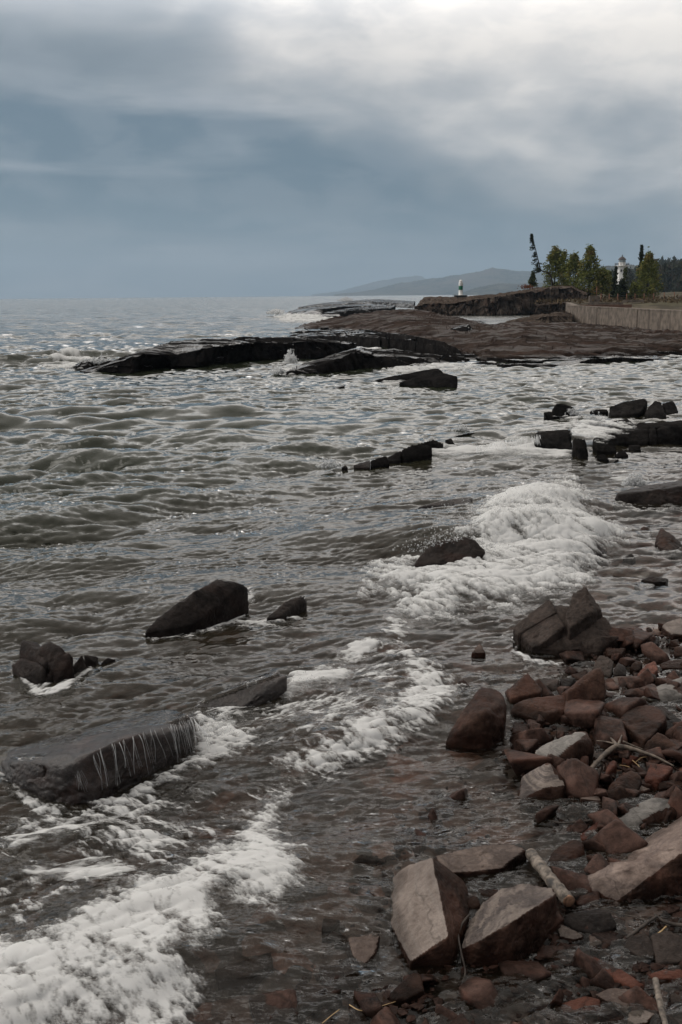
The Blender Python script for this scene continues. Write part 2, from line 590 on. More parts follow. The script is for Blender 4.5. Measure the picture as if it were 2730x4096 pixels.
gg.link(df.outputs[0], mx0.inputs[1]); gg.link(tl.outputs[0], mx0.inputs[2])
tp = gg.n('ShaderNodeBsdfTransparent')
mx1 = gg.n('ShaderNodeMixShader')
gg.link(al, mx1.inputs[0]); gg.link(tp.outputs[0], mx1.inputs[1]); gg.link(mx0.outputs[0], mx1.inputs[2])
gg.link(mx1.outputs[0], out.inputs['Surface'])
M['foam'] = m

m, gg, out = new_mat('white water')
pp = principled(gg, out, (.74, .75, .75), 0.25, 0.5)
tp = gg.n('ShaderNodeBsdfTransparent')
mw = gg.n('ShaderNodeMixShader'); mw.inputs[0].default_value = 0.36
gg.link(tp.outputs[0], mw.inputs[1]); gg.link(pp.outputs[0], mw.inputs[2]); gg.link(mw.outputs[0], out.inputs['Surface'])
M['spray'] = m

# lake water: clear over the shallows, olive and murky where it is deep
m, gg, out = new_mat('lake water')
dep = gg.n('ShaderNodeAttribute', attribute_name='depth')
far = gg.n('ShaderNodeAttribute', attribute_name='far')
tc_ = gg.n('ShaderNodeTexCoord')
geo = gg.n('ShaderNodeNewGeometry')


def tilt(scale, rot, detail, rough, dist=0.4):
    nd_ = gg.n('ShaderNodeTexNoise')
    gg.link(gg.mapping(tc_.outputs['Object'], scale, (0, 0, R(rot))), nd_.inputs['Vector'])
    nd_.inputs['Scale'].default_value = 1.0
    nd_.inputs['Detail'].default_value = detail
    nd_.inputs['Roughness'].default_value = rough
    nd_.inputs['Distortion'].default_value = dist
    s_ = gg.n('ShaderNodeVectorMath', operation='SUBTRACT')
    gg.link(nd_.outputs['Color'], s_.inputs[0]); s_.inputs[1].default_value = (.5, .5, .5)
    m_ = gg.n('ShaderNodeVectorMath', operation='MULTIPLY')
    gg.link(s_.outputs[0], m_.inputs[0]); m_.inputs[1].default_value = (0.8, 1.6, 0.0)
    return m_.outputs[0]


def vscale(v_, s_):
    q_ = gg.n('ShaderNodeVectorMath', operation='SCALE')
    gg.link(v_, q_.inputs[0]); gg.val(q_.inputs['Scale'], s_)
    return q_.outputs[0]


def vadd(a_, b_):
    q_ = gg.n('ShaderNodeVectorMath', operation='ADD')
    gg.link(a_, q_.inputs[0]); gg.link(b_, q_.inputs[1])
    return q_.outputs[0]


# small ripples too fine for the mesh: they tilt the surface
ff = far.outputs['Fac']
nearf = gg.n('ShaderNodeAttribute', attribute_name='near').outputs['Fac']
rip = vscale(tilt((17, 52, 17), -12, 5, .66, .9), gg.math('ADD', gg.math('MULTIPLY', nearf, 1.5), gg.rng(ff, 0, .04, .40, 0.12)))
rip = vadd(rip, vscale(tilt((5.5, 19, 5.5), -20, 4, .6, 1.4), gg.math('MULTIPLY', nearf, 1.2)))
rip = vadd(rip, vscale(tilt((2.2, 6.5, 2.2), -8, 5, .62), gg.rng(ff, 0, .5, .16, .40)))
rip = vadd(rip, vscale(tilt((.55, 1.8, .55), 4, 5, .62), gg.rng(ff, 0, 1, 0.0, .85)))
nq = gg.n('ShaderNodeVectorMath', operation='NORMALIZE')
gg.link(vadd(geo.outputs['Normal'], rip), nq.inputs[0])
nb = nq.outputs[0]
body = gg.n('ShaderNodeBsdfDiffuse')
gg.link(gg.mix(gg.rng(dep.outputs['Fac'], 0.1, 1.2), (.028, .023, .015), (.020, .024, .014)), body.inputs[0])
tp = gg.n('ShaderNodeBsdfTransparent')
tp.inputs[0].default_value = (.80, .78, .74, 1)
opq = gg.math('SUBTRACT', 1.0, gg.math('POWER', 2.718, gg.math('MULTIPLY', dep.outputs['Fac'], -2.6)), clamp=True)
mb = gg.n('ShaderNodeMixShader')
gg.link(opq, mb.inputs[0]); gg.link(tp.outputs[0], mb.inputs[1]); gg.link(body.outputs[0], mb.inputs[2])
gl = gg.n('ShaderNodeBsdfGlossy')
gl.inputs['Color'].default_value = (1, 1, 1, 1)
gg.link(gg.rng(far.outputs['Fac'], 0, 1, 0.05, 0.16, False), gl.inputs['Roughness'])
gg.link(nb, gl.inputs['Normal'])
fr = gg.n('ShaderNodeFresnel'); fr.inputs['IOR'].default_value = 1.333
gg.link(nb, fr.inputs['Normal'])
ms = gg.n('ShaderNodeMixShader')
gg.link(fr.outputs[0], ms.inputs[0]); gg.link(mb.outputs[0], ms.inputs[1]); gg.link(gl.outputs[0], ms.inputs[2])
gg.link(ms.outputs[0], out.inputs['Surface'])
M['water'] = m

# stony lake bed
m, gg, out = new_mat('stony bed')
tc_ = gg.n('ShaderNodeTexCoord')
vv = gg.n('ShaderNodeVectorMath', operation='ADD')
gg.link(tc_.outputs['Object'], vv.inputs[0])
nd = gg.n('ShaderNodeTexNoise'); nd.inputs['Scale'].default_value = 5
gg.link(tc_.outputs['Object'], nd.inputs['Vector'])
sc = gg.n('ShaderNodeVectorMath', operation='SCALE'); sc.inputs['Scale'].default_value = 0.12
gg.link(nd.outputs['Color'], sc.inputs[0]); gg.link(sc.outputs[0], vv.inputs[1])
vo = gg.n('ShaderNodeTexVoronoi'); vo.inputs['Scale'].default_value = 8.0
gg.link(vv.outputs[0], vo.inputs['Vector'])
sp = gg.n('ShaderNodeSeparateColor'); gg.link(vo.outputs['Color'], sp.inputs[0])
col = gg.ramp(sp.outputs[0], [(0, (.022, .017, .015)), (.3, (.065, .043, .035)), (.55, (.14, .072, .052)), (.8, (.085, .072, .065)), (1, (.22, .105, .075))])
nn = gg.noise(tc_.outputs['Object'], 25, 6, 0.65)
col = gg.mix(gg.rng(nn, 0.3, 0.75), gg.mix(1.0, col, (.5, .5, .5), 'MULTIPLY'), col)
principled(gg, out, col, 0.3, 0.5, bump(gg, nn, 0.6, 0.02))
M['bed'] = m


def hill_mat(name, a, b, c, s):
    m, gg, out = new_mat(name)
    tc_ = gg.n('ShaderNodeTexCoord')
    n = gg.noise(gg.mapping(tc_.outputs['Object'], (s, s, s * 2.0)), 1.0, 9, 0.72)
    n2 = gg.noise(tc_.outputs['Object'], s * 0.12, 4, 0.5)
    col = gg.mix(gg.rng(n, 0.42, 0.60), a, b)
    col = gg.mix(gg.math('MULTIPLY', gg.rng(n2, 0.46, 0.62), 0.6), col, c)
    d = principled(gg, out, col, 0.95, 0.05)
    return m


M['hill'] = hill_mat('forested hill', (.016, .022, .018), (.085, .085, .070), (.10, .082, .066), 0.03)
M['woodfloor'] = hill_mat('forest floor', (.012, .016, .010), (.036, .036, .022), (.045, .034, .024), 0.3)
M['soil'] = hill_mat('headland ground', (.05, .042, .030), (.11, .09, .062), (.07, .065, .035), 0.5)

# ---------------------------------------------------------------- wave field
def wave_tile(N, L, l0, l1, seed, ang, spread, slope=-1.0):
    rs = np.random.RandomState(seed)
    k1 = np.fft.fftfreq(N, L / N) * 2 * np.pi
    kx, ky = np.meshgrid(k1, k1, indexing='xy')
    k = np.hypot(kx, ky) + 1e-9
    lam = 2 * np.pi / k
    band = np.exp(-(np.log(lam / math.sqrt(l0 * l1)) / (0.5 * math.log(l1 / l0))) ** 2 * 0.9)
    c = (kx * math.cos(ang) + ky * math.sin(ang)) / k
    dirw = np.abs(c) ** spread + 0.06
    amp = band * dirw * k ** slope
    amp[0, 0] = 0
    ph = np.exp(2j * np.pi * rs.rand(N, N)) * rs.rayleigh(size=(N, N))
    h = np.fft.ifft2(amp * ph)
    hx = np.fft.ifft2(amp * ph * (1j * kx / k)).real
    hy = np.fft.ifft2(amp * ph * (1j * ky / k)).real
    s = h.real.std()
    return np.stack([h.real / s, hx / s, hy / s], -1)


def samp(tile, L, x, y):
    N = tile.shape[0]
    u = np.mod(x / L, 1.0) * N; v = np.mod(y / L, 1.0) * N
    i = np.floor(u).astype(int); j = np.floor(v).astype(int)
    a = (u - i)[..., None]; b = (v - j)[..., None]
    i0, j0, i1, j1 = i % N, j % N, (i + 1) % N, (j + 1) % N
    return (tile[j0, i0] * (1 - a) + tile[j0, i1] * a) * (1 - b) + (tile[j1, i0] * (1 - a) + tile[j1, i1] * a) * b


WDIR = math.atan2(-1.0, 0.30)
#        tile, L, mean wavelength, rms, shallow factor
BANDS = []
for (N, L, l0, l1, sd_, an, spr, rms, sh) in [
        (256, 230.0, 9.0, 26.0, 1, WDIR, 4, 0.04, 0.0),
        (384, 97.0, 3.2, 8.0, 2, WDIR + 0.25, 3, 0.034, 0.05),
        (512, 41.0, 1.1, 3.0, 3, WDIR - 0.2, 2, 0.040, 0.25),
        (512, 17.0, 0.40, 1.0, 4, WDIR + 0.1, 2, 0.025, 0.5),
        (512, 6.1, 0.13, 0.38, 5, WDIR - 0.15, 3, 0.0080, 1.0),
        (512, 2.3, 0.045, 0.13, 6, WDIR + 0.05, 4, 0.0034, 1.0)]:
    BANDS.append((wave_tile(N, L, l0, l1, sd_, an, spr), L, math.sqrt(l0 * l1), rms, sh))

SHORE = ground(*np.array([(300, 4700), (620, 4250), (900, 3850), (1250, 3350), (1780, 2720), (2300, 2420), (2730, 2050), (3500, 1700)], float).T)[:, :2]


def shore_dist(x, y):
    """signed distance to the beach line, positive out in the lake"""
    best = np.full(np.shape(x), 1e9); sign = np.ones(np.shape(x))
    for a, b in zip(SHORE[:-1], SHORE[1:]):
        d = b - a
        tt = np.clip(((x - a[0]) * d[0] + (y - a[1]) * d[1]) / (d @ d), 0, 1)
        px, py = x - a[0] - tt * d[0], y - a[1] - tt * d[1]
        dist = np.hypot(px, py)
        cr = d[0] * (y - a[1]) - d[1] * (x - a[0])
        up = dist < best
        best = np.where(up, dist, best)
        sign = np.where(up, np.sign(cr), sign)
    return best * sign


def poly_sd(poly, x, y):
    """signed distance to a polygon, positive inside"""
    poly = np.asarray(poly, float)
    best = np.full(np.shape(x), 1e18); ins = np.zeros(np.shape(x), bool)
    for a, b in zip(poly, np.roll(poly, -1, 0)):
        d = b - a
        tt = np.clip(((x - a[0]) * d[0] + (y - a[1]) * d[1]) / (d @ d + 1e-12), 0, 1)
        best = np.minimum(best, (x - a[0] - tt * d[0]) ** 2 + (y - a[1] - tt * d[1]) ** 2)
        c = (a[1] > y) != (b[1] > y)
        with np.errstate(divide='ignore', invalid='ignore'):
            ins ^= c & (x < (b[0] - a[0]) * (y - a[1]) / (b[1] - a[1]) + a[0])
    return np.where(ins, 1, -1) * np.sqrt(best)


# swells that are about to break or have just broken: (centre px, centre py, length m, width m, height m, turn)
SWELLS = []
for (px, py, ln, wd, hh, tn) in [
        (1960, 2170, 1.1, 0.55, 0.20, 0.2), (2180, 2050, 0.9, 0.5, 0.14, 0.3), (1750, 2010, 1.2, 0.30, 0.06, 0.1),
        (1000, 3560, 0.55, 0.16, 0.05, 0.5), (500, 3900, 0.7, 0.25, 0.08, 0.4), (1600, 2900, 0.8, 0.16, 0.035, 0.7),
        (420, 1765, 1.2, 0.3, 0.06, 0.0),
        (1250, 1800, 1.3, 0.35, 0.07, 0.05), (1500, 1600, 1.5, 0.4, 0.05, 0.0), (850, 1640, 1.5, 0.4, 0.045, 0.0),
        (2300, 1590, 4.0, 0.6, 0.04, 0.0), (300, 1432, 3.0, 0.6, 0.26, 0.05), (120, 1455, 2.2, 0.6, 0.2, 0.0),
        (900, 1400, 5.0, 1.0, 0.15, 0.0)]:
    c = ground(px, py)
    SWELLS.append((c[0], c[1], ln, wd, hh, tn))


CALM = ground(*np.array([(1120, 1500), (1010, 1300), (1120, 1250), (1300, 1212), (2200, 1200), (3300, 1230), (3300, 1440), (2000, 1480), (1500, 1500)], float).T)[:, :2]
CALM2 = ground(*np.array([(1250, 1880), (1150, 1600), (200, 1545), (200, 1370), (1100, 1340), (3300, 1400), (3300, 1960), (2200, 1960)], float).T)[:, :2]


def wave(x, y, spacing):
    s = shore_dist(x, y)
    out = np.zeros(np.shape(x) + (3,))
    nearshore = sstep(-0.6, 7.0, s)
    calm = (1 - 0.86 * sstep(-18, 22, poly_sd(CALM, x, y) / np.maximum(y * .012, .3) * 10)) * (1 - 0.6 * sstep(-1.5, 1.5, poly_sd(CALM2, x, y)))
    for tile, L, lam, rms, sh in BANDS:
        fade = 1 - sstep(lam / 2.6, lam / 1.3, spacing)
        if fade.max() <= 0:
            continue
        gust = 1.0 if lam > 8 else 0.78 + 0.75 * perlin(v3(x / (lam * 9), y / (lam * 14), lam)) 
        a = rms * fade * (sh + (1 - sh) * nearshore) * (calm if lam > 1.5 else 1.0) * np.maximum(gust, 0.15)
        q = samp(tile, L, x, y)
        out[..., 2] += a * q[..., 0]
        out[..., 0] -= 1.2 * a * q[..., 1]
        out[..., 1] -= 1.2 * a * q[..., 2]
    for cx, cy, ln, wd, hh, tn in SWELLS:
        ex, ey = math.cos(tn), math.sin(tn)
        u = ((x - cx) * ex + (y - cy) * ey) / ln
        v = (-(x - cx) * ey + (y - cy) * ex) / wd + 0.5 * perlin(v3(x / ln * 1.7, y / ln, cx))
        out[..., 2] += hh * np.exp(-u * u) * np.where(v < 0, np.exp(-3.2 * v * v), np.exp(-0.8 * v * v))
    return out, s


# thin sheets of water that run over two flat slabs: (outline px with foot row, film height)
FILMS = []
for fr_, pts_ in [((0, 2480, .7653), [(20, 728, 805), (60, 692, 706), (420, 590, 602), (860, 492, 505), (1000, 506, 605), (1018, 522, 650), (700, 606, 820), (480, 690, 910), (370, 758, 915), (235, 762, 890), (70, 748, 845)]),
                  ((0, 2480, .7653), [(1000, 462, 478), (1040, 430, 462), (1250, 330, 395), (1460, 278, 352), (1490, 292, 395), (1430, 312, 420), (1240, 372, 455), (1080, 452, 478)])]:
    q_ = np.array(pts_, float)
    W3 = stand(fr_[0] + q_[:, 0] * fr_[2], fr_[1] + q_[:, 1] * fr_[2], fr_[1] + q_[:, 2] * fr_[2])
    A3 = np.c_[W3[:, :2], np.ones(len(W3))]
    FILMS.append((W3[:, :2], np.linalg.lstsq(A3, W3[:, 2], rcond=None)[0]))


def water_at(x, y, spacing, want_film=False):
    w, s = wave(x, y, spacing)
    film = np.zeros(np.shape(x))
    near = (y < 9) & (np.abs(x) < 4)
    if near.any():
        xs_, ys_ = (x + w[..., 0])[near], (y + w[..., 1])[near]
        zz, ff_ = w[..., 2][near], film[near]
        for poly, co in FILMS:
            m_ = sstep(0.004, 0.03, poly_sd(poly, xs_, ys_))
            pl = np.maximum(co[0] * xs_ + co[1] * ys_ + co[2], -0.02) + 0.014
            up = np.maximum(pl + zz * .5 - zz, 0) * m_
            zz = zz + up
            ff_ = np.maximum(ff_, m_ * (up > 0.01))
        t_ = w[..., 2]; t_[near] = zz; w[..., 2] = t_
        film[near] = ff_
    return (w, s, film) if want_film else w


def bed_z(x, y, s=None):
    if s is None:
        s = shore_dist(x, y)
    d = np.where(s > 0, 0.055 + 0.15 * s, 0.055 + 0.014 * s)
    d = np.clip(d, 0.012, 1.6)
    n = fbm(v3(x * 3.2, y * 3.2, 3.1), 3) * 0.022 + np.abs(perlin(v3(x * 9, y * 9, 1.0))) * 0.022
    return -d + n


# ---------------------------------------------------------------- water sheet, fine near the viewer, coarse at the horizon
def hz(y):      # rows below the level horizon -> distance straight ahead
    a = R(PITCH) + np.arctan((y - 2048) / F_PX)
    return CAM_H / np.tan(a)


y_hor = 2048 - math.tan(R(PITCH)) * F_PX
rows = np.concatenate([np.arange(4560, 2300, -3.6), np.arange(2300, 1640, -2.4), np.arange(1640, y_hor + 30, -1.1), y_hor + np.geomspace(29, 0.9, 60)])
dist = hz(rows)
us = np.concatenate([np.linspace(-2.2, -0.48, 160)[:-1], np.linspace(-0.48, 0.48, 940), np.linspace(0.48, 2.2, 160)[1:]])
U, D = np.meshgrid(us, dist)
X, Y = U * D, D.copy()
spacing = np.gradient(dist)[:, None] * np.ones_like(U)
spx = D * np.gradient(us)[None]
disp, sdist, film = water_at(X, Y, np.maximum(spacing * 0.62, spx), True)
disp *= (1 - sstep(1500, 4000, D))[..., None]
wx, wy, wzv = X + disp[..., 0], Y + disp[..., 1], disp[..., 2]
bz = bed_z(X, Y, sdist)
water = mesh_np('lake_water', np.stack([wx, wy, wzv], -1).reshape(-1, 3), grid_faces(len(us), len(rows)), M['water'], origin=(0, 0, 0))
add_attr(water, 'depth', (np.clip(wzv - bz, 0.0, 2.0) * (1 - film) + 0.05 * film).ravel())
add_attr(water, 'near', 1 - sstep(3.0, 6.5, D).ravel())
add_attr(water, 'far', sstep(8, 90, D).ravel())
tag(water, 'choppy grey green lake water', 'lake', kind='structure')

rows2 = np.concatenate([np.arange(4700, 1500, -9.0), np.geomspace(1499, y_hor + 0.5, 40)])
d2 = hz(rows2)
us2 = np.concatenate([np.linspace(-2.3, -0.5, 120)[:-1], np.linspace(-0.5, 0.5, 440), np.linspace(0.5, 2.3, 120)[1:]])
U2, D2 = np.meshgrid(us2, d2)
X2, Y2 = U2 * D2, D2
B2 = bed_z(X2, Y2)
bed = mesh_np('lake_bed', np.stack([X2, Y2, B2], -1).reshape(-1, 3), grid_faces(len(us2), len(rows2)), M['bed'], origin=(0, 0, 0))
tag(bed, 'reddish stony lake bed under the shallows', 'lake bed', kind='structure')


def water_z(x, y, spacing=0.01):
    x = np.asarray(x, float); y = np.asarray(y, float)
    w, s = wave(x, y, np.full(np.shape(x), spacing))
    return w[..., 2]


# ---------------------------------------------------------------- rocks
_ico = {}


def ico(sub):
    if sub not in _ico:
        bm = bmesh.new()
        bmesh.ops.create_icosphere(bm, subdivisions=sub, radius=1.0)
        bm.verts.ensure_lookup_table()
        v = np.array([x.co[:] for x in bm.verts]); v /= np.linalg.norm(v, axis=1)[:, None]
        f = np.array([[q.index for q in p.verts] for p in bm.faces])
        bm.free()
        _ico[sub] = (v, f)
    return _ico[sub]


def hull(pts):
    bm = bmesh.new()
    for p in pts:
        bm.verts.new(p)
    bmesh.ops.convex_hull(bm, input=bm.verts)
    c = np.mean(pts, 0)
    N, Dd = [], []
    bm.normal_update()
    for f in bm.faces:
        n = np.array(f.normal[:])
        if f.calc_area() < 1e-9:
            continue
        p0 = np.array(f.verts[0].co[:])
        if n @ (p0 - c) < 0:
            n = -n
        d = n @ (p0 - c)
        if all(not (n @ m > 0.998 and abs(d - e) < 0.02 * abs(e) + 1e-6) for m, e in zip(N, Dd)):
            N.append(n); Dd.append(d)
    bm.free()
    return c, np.array(N), np.maximum(np.array(Dd), 1e-4)


LAST_N = []


def rock_geo(pts, sub=5, seed=0, p=120, rough=1.0, chips=5):
    """broken stone: the planes through the given corners, worn edges, chipped corners, rough faces"""
    pts = np.asarray(pts, float)
    rs = np.random.RandomState(seed)
    pts = pts + rs.normal(size=pts.shape) * 1e-4 * np.ptp(pts, axis=0).max()
    c, N, Dd = hull(pts)
    size = np.ptp(pts, axis=0).max()
    far_ = np.array(sorted(pts.tolist(), key=lambda q: -q[2]))[:max(3, len(pts) // 2)]
    NN, DD = list(N), list(Dd)
    for k in range(chips):
        v = far_[rs.randint(len(far_))] - c
        n = v / np.linalg.norm(v) + rs.normal(size=3) * 0.35
        n /= np.linalg.norm(n)
        sup = max((pts - c) @ n)
        NN.append(n); DD.append(sup * rs.uniform(0.955, 0.995))
    N, Dd = np.array(NN), np.array(DD)
    v, f = ico(sub)
    ext = np.maximum((pts.max(0) - pts.min(0)) / 2, 0.04 * size)
    q = v * ext
    a = np.maximum(q @ N.T / Dd, 0)
    amx = a.max(1, keepdims=True)
    r = 1.0 / (amx[:, 0] * ((a / amx) ** p).sum(1) ** (1 / p))
    V = q * r[:, None]
    LAST_N.append(N[np.argmax(a, axis=1)])
    nrm = V / (np.linalg.norm(V, axis=1)[:, None] + 1e-9)
    o = rs.uniform(-50, 50, 3)
    sc = 1 / size
    d = 0.010 * fbm(V * sc * 3.2 + o, 3) + 0.006 * fbm(V * sc * 11 + o, 3) - 0.012 * np.maximum(0, ridged(V * sc * 2.4 + o, 2) - 1.05)
    # shallow conchoidal steps
    st = fbm(V * sc * 1.7 + o + 9, 2)
    d += 0.012 * (np.round(st * 3) / 3 - 0) * 0.8
    # chipped arrises
    a2 = np.partition(a, -2, axis=1)[:, -2] / amx[:, 0]
    ef = sstep(0.90, 1.0, a2)
    d -= 0.030 * ef * np.maximum(0, fbm(V * sc * 8 + o + 3, 3) + 0.05) + 0.010 * ef * np.abs(perlin(V * sc * 22 + o))
    V = V + nrm * (d * size * rough)[:, None]
    return V + c, f


def corners(fr, pts, z=0.0):
    x0, y0, s = fr
    a = np.array(pts, float)
    return stand(x0 + a[:, 0] * s, y0 + a[:, 1] * s, y0 + a[:, 2] * s, z)


def with_feet(P, z):
    f = P.copy(); f[:, 2] = z
    return np.vstack([P, f])


ROCK_N = [0]


def rock(label, cat, mat, fr, *pieces, name='boulder', sub=None, group=None, foot=-0.07, rough=1.0, p=120, chips=5, z=0.0, feet=True):
    mb_ = MB()
    ROCK_N[0] += 1
    LAST_N.clear()
    for i, pts in enumerate(pieces):
        P = corners(fr, pts, z)
        pxs = [q[0] * fr[2] for q in pts]
        w = max(pxs) - min(pxs)
        sb = sub or (4 if w < 75 else 5 if w < 330 else 6)
        if feet:
            P = with_feet(P, z + foot)
        V, F = rock_geo(P, sb, ROCK_N[0] * 13 + i, p, rough, chips)
        mb_.add(V, F)
    o = mb_.build(name, M[mat])
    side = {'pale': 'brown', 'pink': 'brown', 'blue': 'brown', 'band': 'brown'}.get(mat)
    if side:        # light and shade put into colour: up-left faces pale, the rest brown
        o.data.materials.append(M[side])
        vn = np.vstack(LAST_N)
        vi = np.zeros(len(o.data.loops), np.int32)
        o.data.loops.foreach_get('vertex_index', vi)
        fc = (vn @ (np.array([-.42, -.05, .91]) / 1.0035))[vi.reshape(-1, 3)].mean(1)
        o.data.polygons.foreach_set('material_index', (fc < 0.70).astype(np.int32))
    return tag(o, label, cat, group)


F1, F2, F3, F4 = (2050, 2300, .4337), (1750, 2640, .4337), (2330, 2600, .2551), (2050, 2900, .4337)
F5, F6, F7, F8 = (1500, 3300, .5102), (2130, 3250, .3827), (2130, 3650, .3827), (700, 3550, .6378)
G1, G2, G3, G4 = (2150, 1540, .3699), (2430, 1880, .2039), (1230, 1650, .4273), (250, 1300, .574)
G5, G6, G7, T2, T1 = (1050, 1160, .6059), (1900, 1180, .5293), (0, 2480, .7653), (2000, 900, .4656), (1300, 900, .912)
E1, E2, W1 = (0, 2200, .8291), (1300, 2100, .912), (1200, 1500, .9758)

# --- the large boulders close to the viewer
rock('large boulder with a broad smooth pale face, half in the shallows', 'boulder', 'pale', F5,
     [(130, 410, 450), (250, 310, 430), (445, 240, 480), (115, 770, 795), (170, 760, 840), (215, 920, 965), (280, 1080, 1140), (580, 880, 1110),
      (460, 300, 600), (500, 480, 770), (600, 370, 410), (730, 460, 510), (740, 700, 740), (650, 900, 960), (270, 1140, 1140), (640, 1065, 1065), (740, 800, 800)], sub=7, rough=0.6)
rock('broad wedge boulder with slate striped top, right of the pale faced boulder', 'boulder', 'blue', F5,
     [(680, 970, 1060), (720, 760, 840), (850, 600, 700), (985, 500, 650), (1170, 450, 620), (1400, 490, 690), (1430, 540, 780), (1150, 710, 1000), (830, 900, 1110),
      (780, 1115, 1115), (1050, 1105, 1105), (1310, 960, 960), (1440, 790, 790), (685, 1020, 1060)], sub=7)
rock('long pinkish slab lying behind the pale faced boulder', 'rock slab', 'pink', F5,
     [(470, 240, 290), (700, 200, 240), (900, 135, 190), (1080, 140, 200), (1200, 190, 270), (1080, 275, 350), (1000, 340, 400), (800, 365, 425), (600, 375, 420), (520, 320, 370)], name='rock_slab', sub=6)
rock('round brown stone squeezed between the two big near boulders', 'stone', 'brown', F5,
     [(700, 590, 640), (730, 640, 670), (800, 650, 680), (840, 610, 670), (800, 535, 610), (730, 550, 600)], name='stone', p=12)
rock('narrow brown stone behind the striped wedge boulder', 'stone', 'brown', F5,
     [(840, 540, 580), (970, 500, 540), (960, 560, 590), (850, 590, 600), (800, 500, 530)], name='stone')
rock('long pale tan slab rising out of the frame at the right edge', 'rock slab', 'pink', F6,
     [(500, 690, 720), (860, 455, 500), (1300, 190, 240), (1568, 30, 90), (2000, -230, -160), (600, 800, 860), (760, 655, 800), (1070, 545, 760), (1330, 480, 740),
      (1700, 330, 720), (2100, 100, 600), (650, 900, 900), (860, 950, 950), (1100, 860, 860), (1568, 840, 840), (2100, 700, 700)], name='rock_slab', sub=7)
rock('flat dark brown stone left of the long tan slab', 'stone', 'brown', F6,
     [(160, 500, 520), (210, 400, 440), (340, 310, 350), (450, 270, 320), (540, 330, 400), (560, 430, 450), (330, 560, 580), (200, 570, 590)], name='stone')
rock('brick red oblong stone below the thin twig', 'stone', 'red', F6,
     [(500, 230, 270), (680, 90, 130), (740, 110, 160), (560, 280, 310), (520, 290, 320)], name='stone')
rock('black wet stone just under the cut end of the log', 'stone', 'dark', F6,
     [(300, 1140, 1190), (380, 1050, 1120), (500, 1060, 1120), (720, 1000, 1080), (830, 1040, 1150), (890, 1190, 1240), (680, 1270, 1290), (480, 1230, 1260)], name='stone')
rock('small tan wedge against the right foot of the striped boulder', 'stone', 'pale', F7,
     [(245, 120, 170), (290, 250, 270), (430, 285, 300), (530, 260, 285), (540, 235, 270), (380, 160, 230), (270, 105, 160)], name='stone')
rock('small brown triangular stone in front of the black wet stone', 'stone', 'pink', F7,
     [(590, 210, 260), (605, 370, 380), (760, 320, 340), (690, 280, 310)], name='stone')
rock('grey stone with pale worn edges near the right edge', 'stone', 'slate', F7,
     [(1000, 310, 360), (1190, 200, 260), (1340, 400, 430), (1210, 500, 520), (1130, 470, 510), (950, 350, 385), (1010, 250, 300)], name='stone')
rock('mottled grey stone under the dark branch at the right edge', 'stone', 'slate', F7,
     [(1240, 230, 300), (1400, 180, 250), (1640, 250, 320), (1640, 500, 540), (1300, 540, 560), (1350, 420, 470)], name='stone')
rock('long red and grey splinter of rock lying flat', 'stone', 'red', F7,
     [(450, 490, 520), (550, 420, 440), (700, 470, 490), (900, 600, 620), (1190, 750, 765), (1060, 800, 815), (960, 730, 760), (700, 590, 620), (560, 570, 590)], name='stone')
rock('pale speckled stone at the bottom left of the grey stick', 'stone', 'pink', F7,
     [(650, 850, 880), (720, 820, 860), (840, 780, 830), (1060, 800, 850), (1070, 880, 930), (1000, 1070, 1100), (860, 960, 1010), (740, 900, 960)], name='stone')
rock('reddish brown wedge left of the pale speckled stone', 'stone', 'red', F7,
     [(260, 960, 980), (560, 870, 900), (710, 900, 950), (720, 1040, 1060), (480, 1040, 1080), (330, 1050, 1075), (320, 990, 1020)], name='stone')
rock('dull red stone under the pale speckled stone', 'stone', 'brown', F7,
     [(720, 920, 970), (820, 920, 980), (990, 1080, 1110), (980, 1180, 1200), (700, 1180, 1200)], name='stone')
rock('pale squarish stone cut by the bottom edge left of the stick', 'stone', 'pale', F7,
     [(1000, 1060, 1110), (1040, 1020, 1080), (1160, 1010, 1060), (1290, 1050, 1100), (1200, 1150, 1200), (990, 1200, 1220)], name='stone')
rock('grey oblong stone right of the upright stick', 'stone', 'slate', F7,
     [(1440, 850, 870), (1640, 800, 820), (1640, 930, 950), (1450, 940, 950)], name='stone')
rock('dull red slab behind the upright stick', 'rock slab', 'red', F7,
     [(1210, 640, 660), (1400, 590, 605), (1640, 590, 605), (1640, 690, 700), (1250, 690, 700)], name='rock_slab')
rock('pale pink knobbly stone left of the pale faced boulder', 'stone', 'pink', F8,
     [(1065, 290, 310), (1100, 255, 275), (1270, 270, 290), (1290, 300, 330), (1260, 420, 450), (1180, 500, 520), (1120, 440, 470), (1110, 350, 390)], name='stone')
rock('flat tan slab awash at the bottom of the beach', 'rock slab', 'brown', F8,
     [(720, 700, 710), (780, 590, 604), (1000, 620, 634), (1060, 640, 655), (850, 730, 740), (560, 850, 858)], name='rock_slab')
rock('flat red brown slab by the tip of the near foam', 'rock slab', 'brown', F8,
     [(250, 510, 520), (600, 400, 412), (620, 470, 482), (450, 560, 570), (270, 570, 580)], name='rock_slab')
rock('small dark angular stone awash above the pink knobbly stone', 'stone', 'brown', F8,
     [(920, 250, 270), (930, 190, 212), (1040, 200, 222), (1000, 240, 260)], name='stone')
rock('brown stone below the lower corner of the pale faced boulder', 'stone', 'brown', F8,
     [(1340, 670, 690), (1490, 530, 570), (1540, 530, 590), (1568, 640, 680), (1450, 700, 730), (1360, 700, 720)], name='stone')

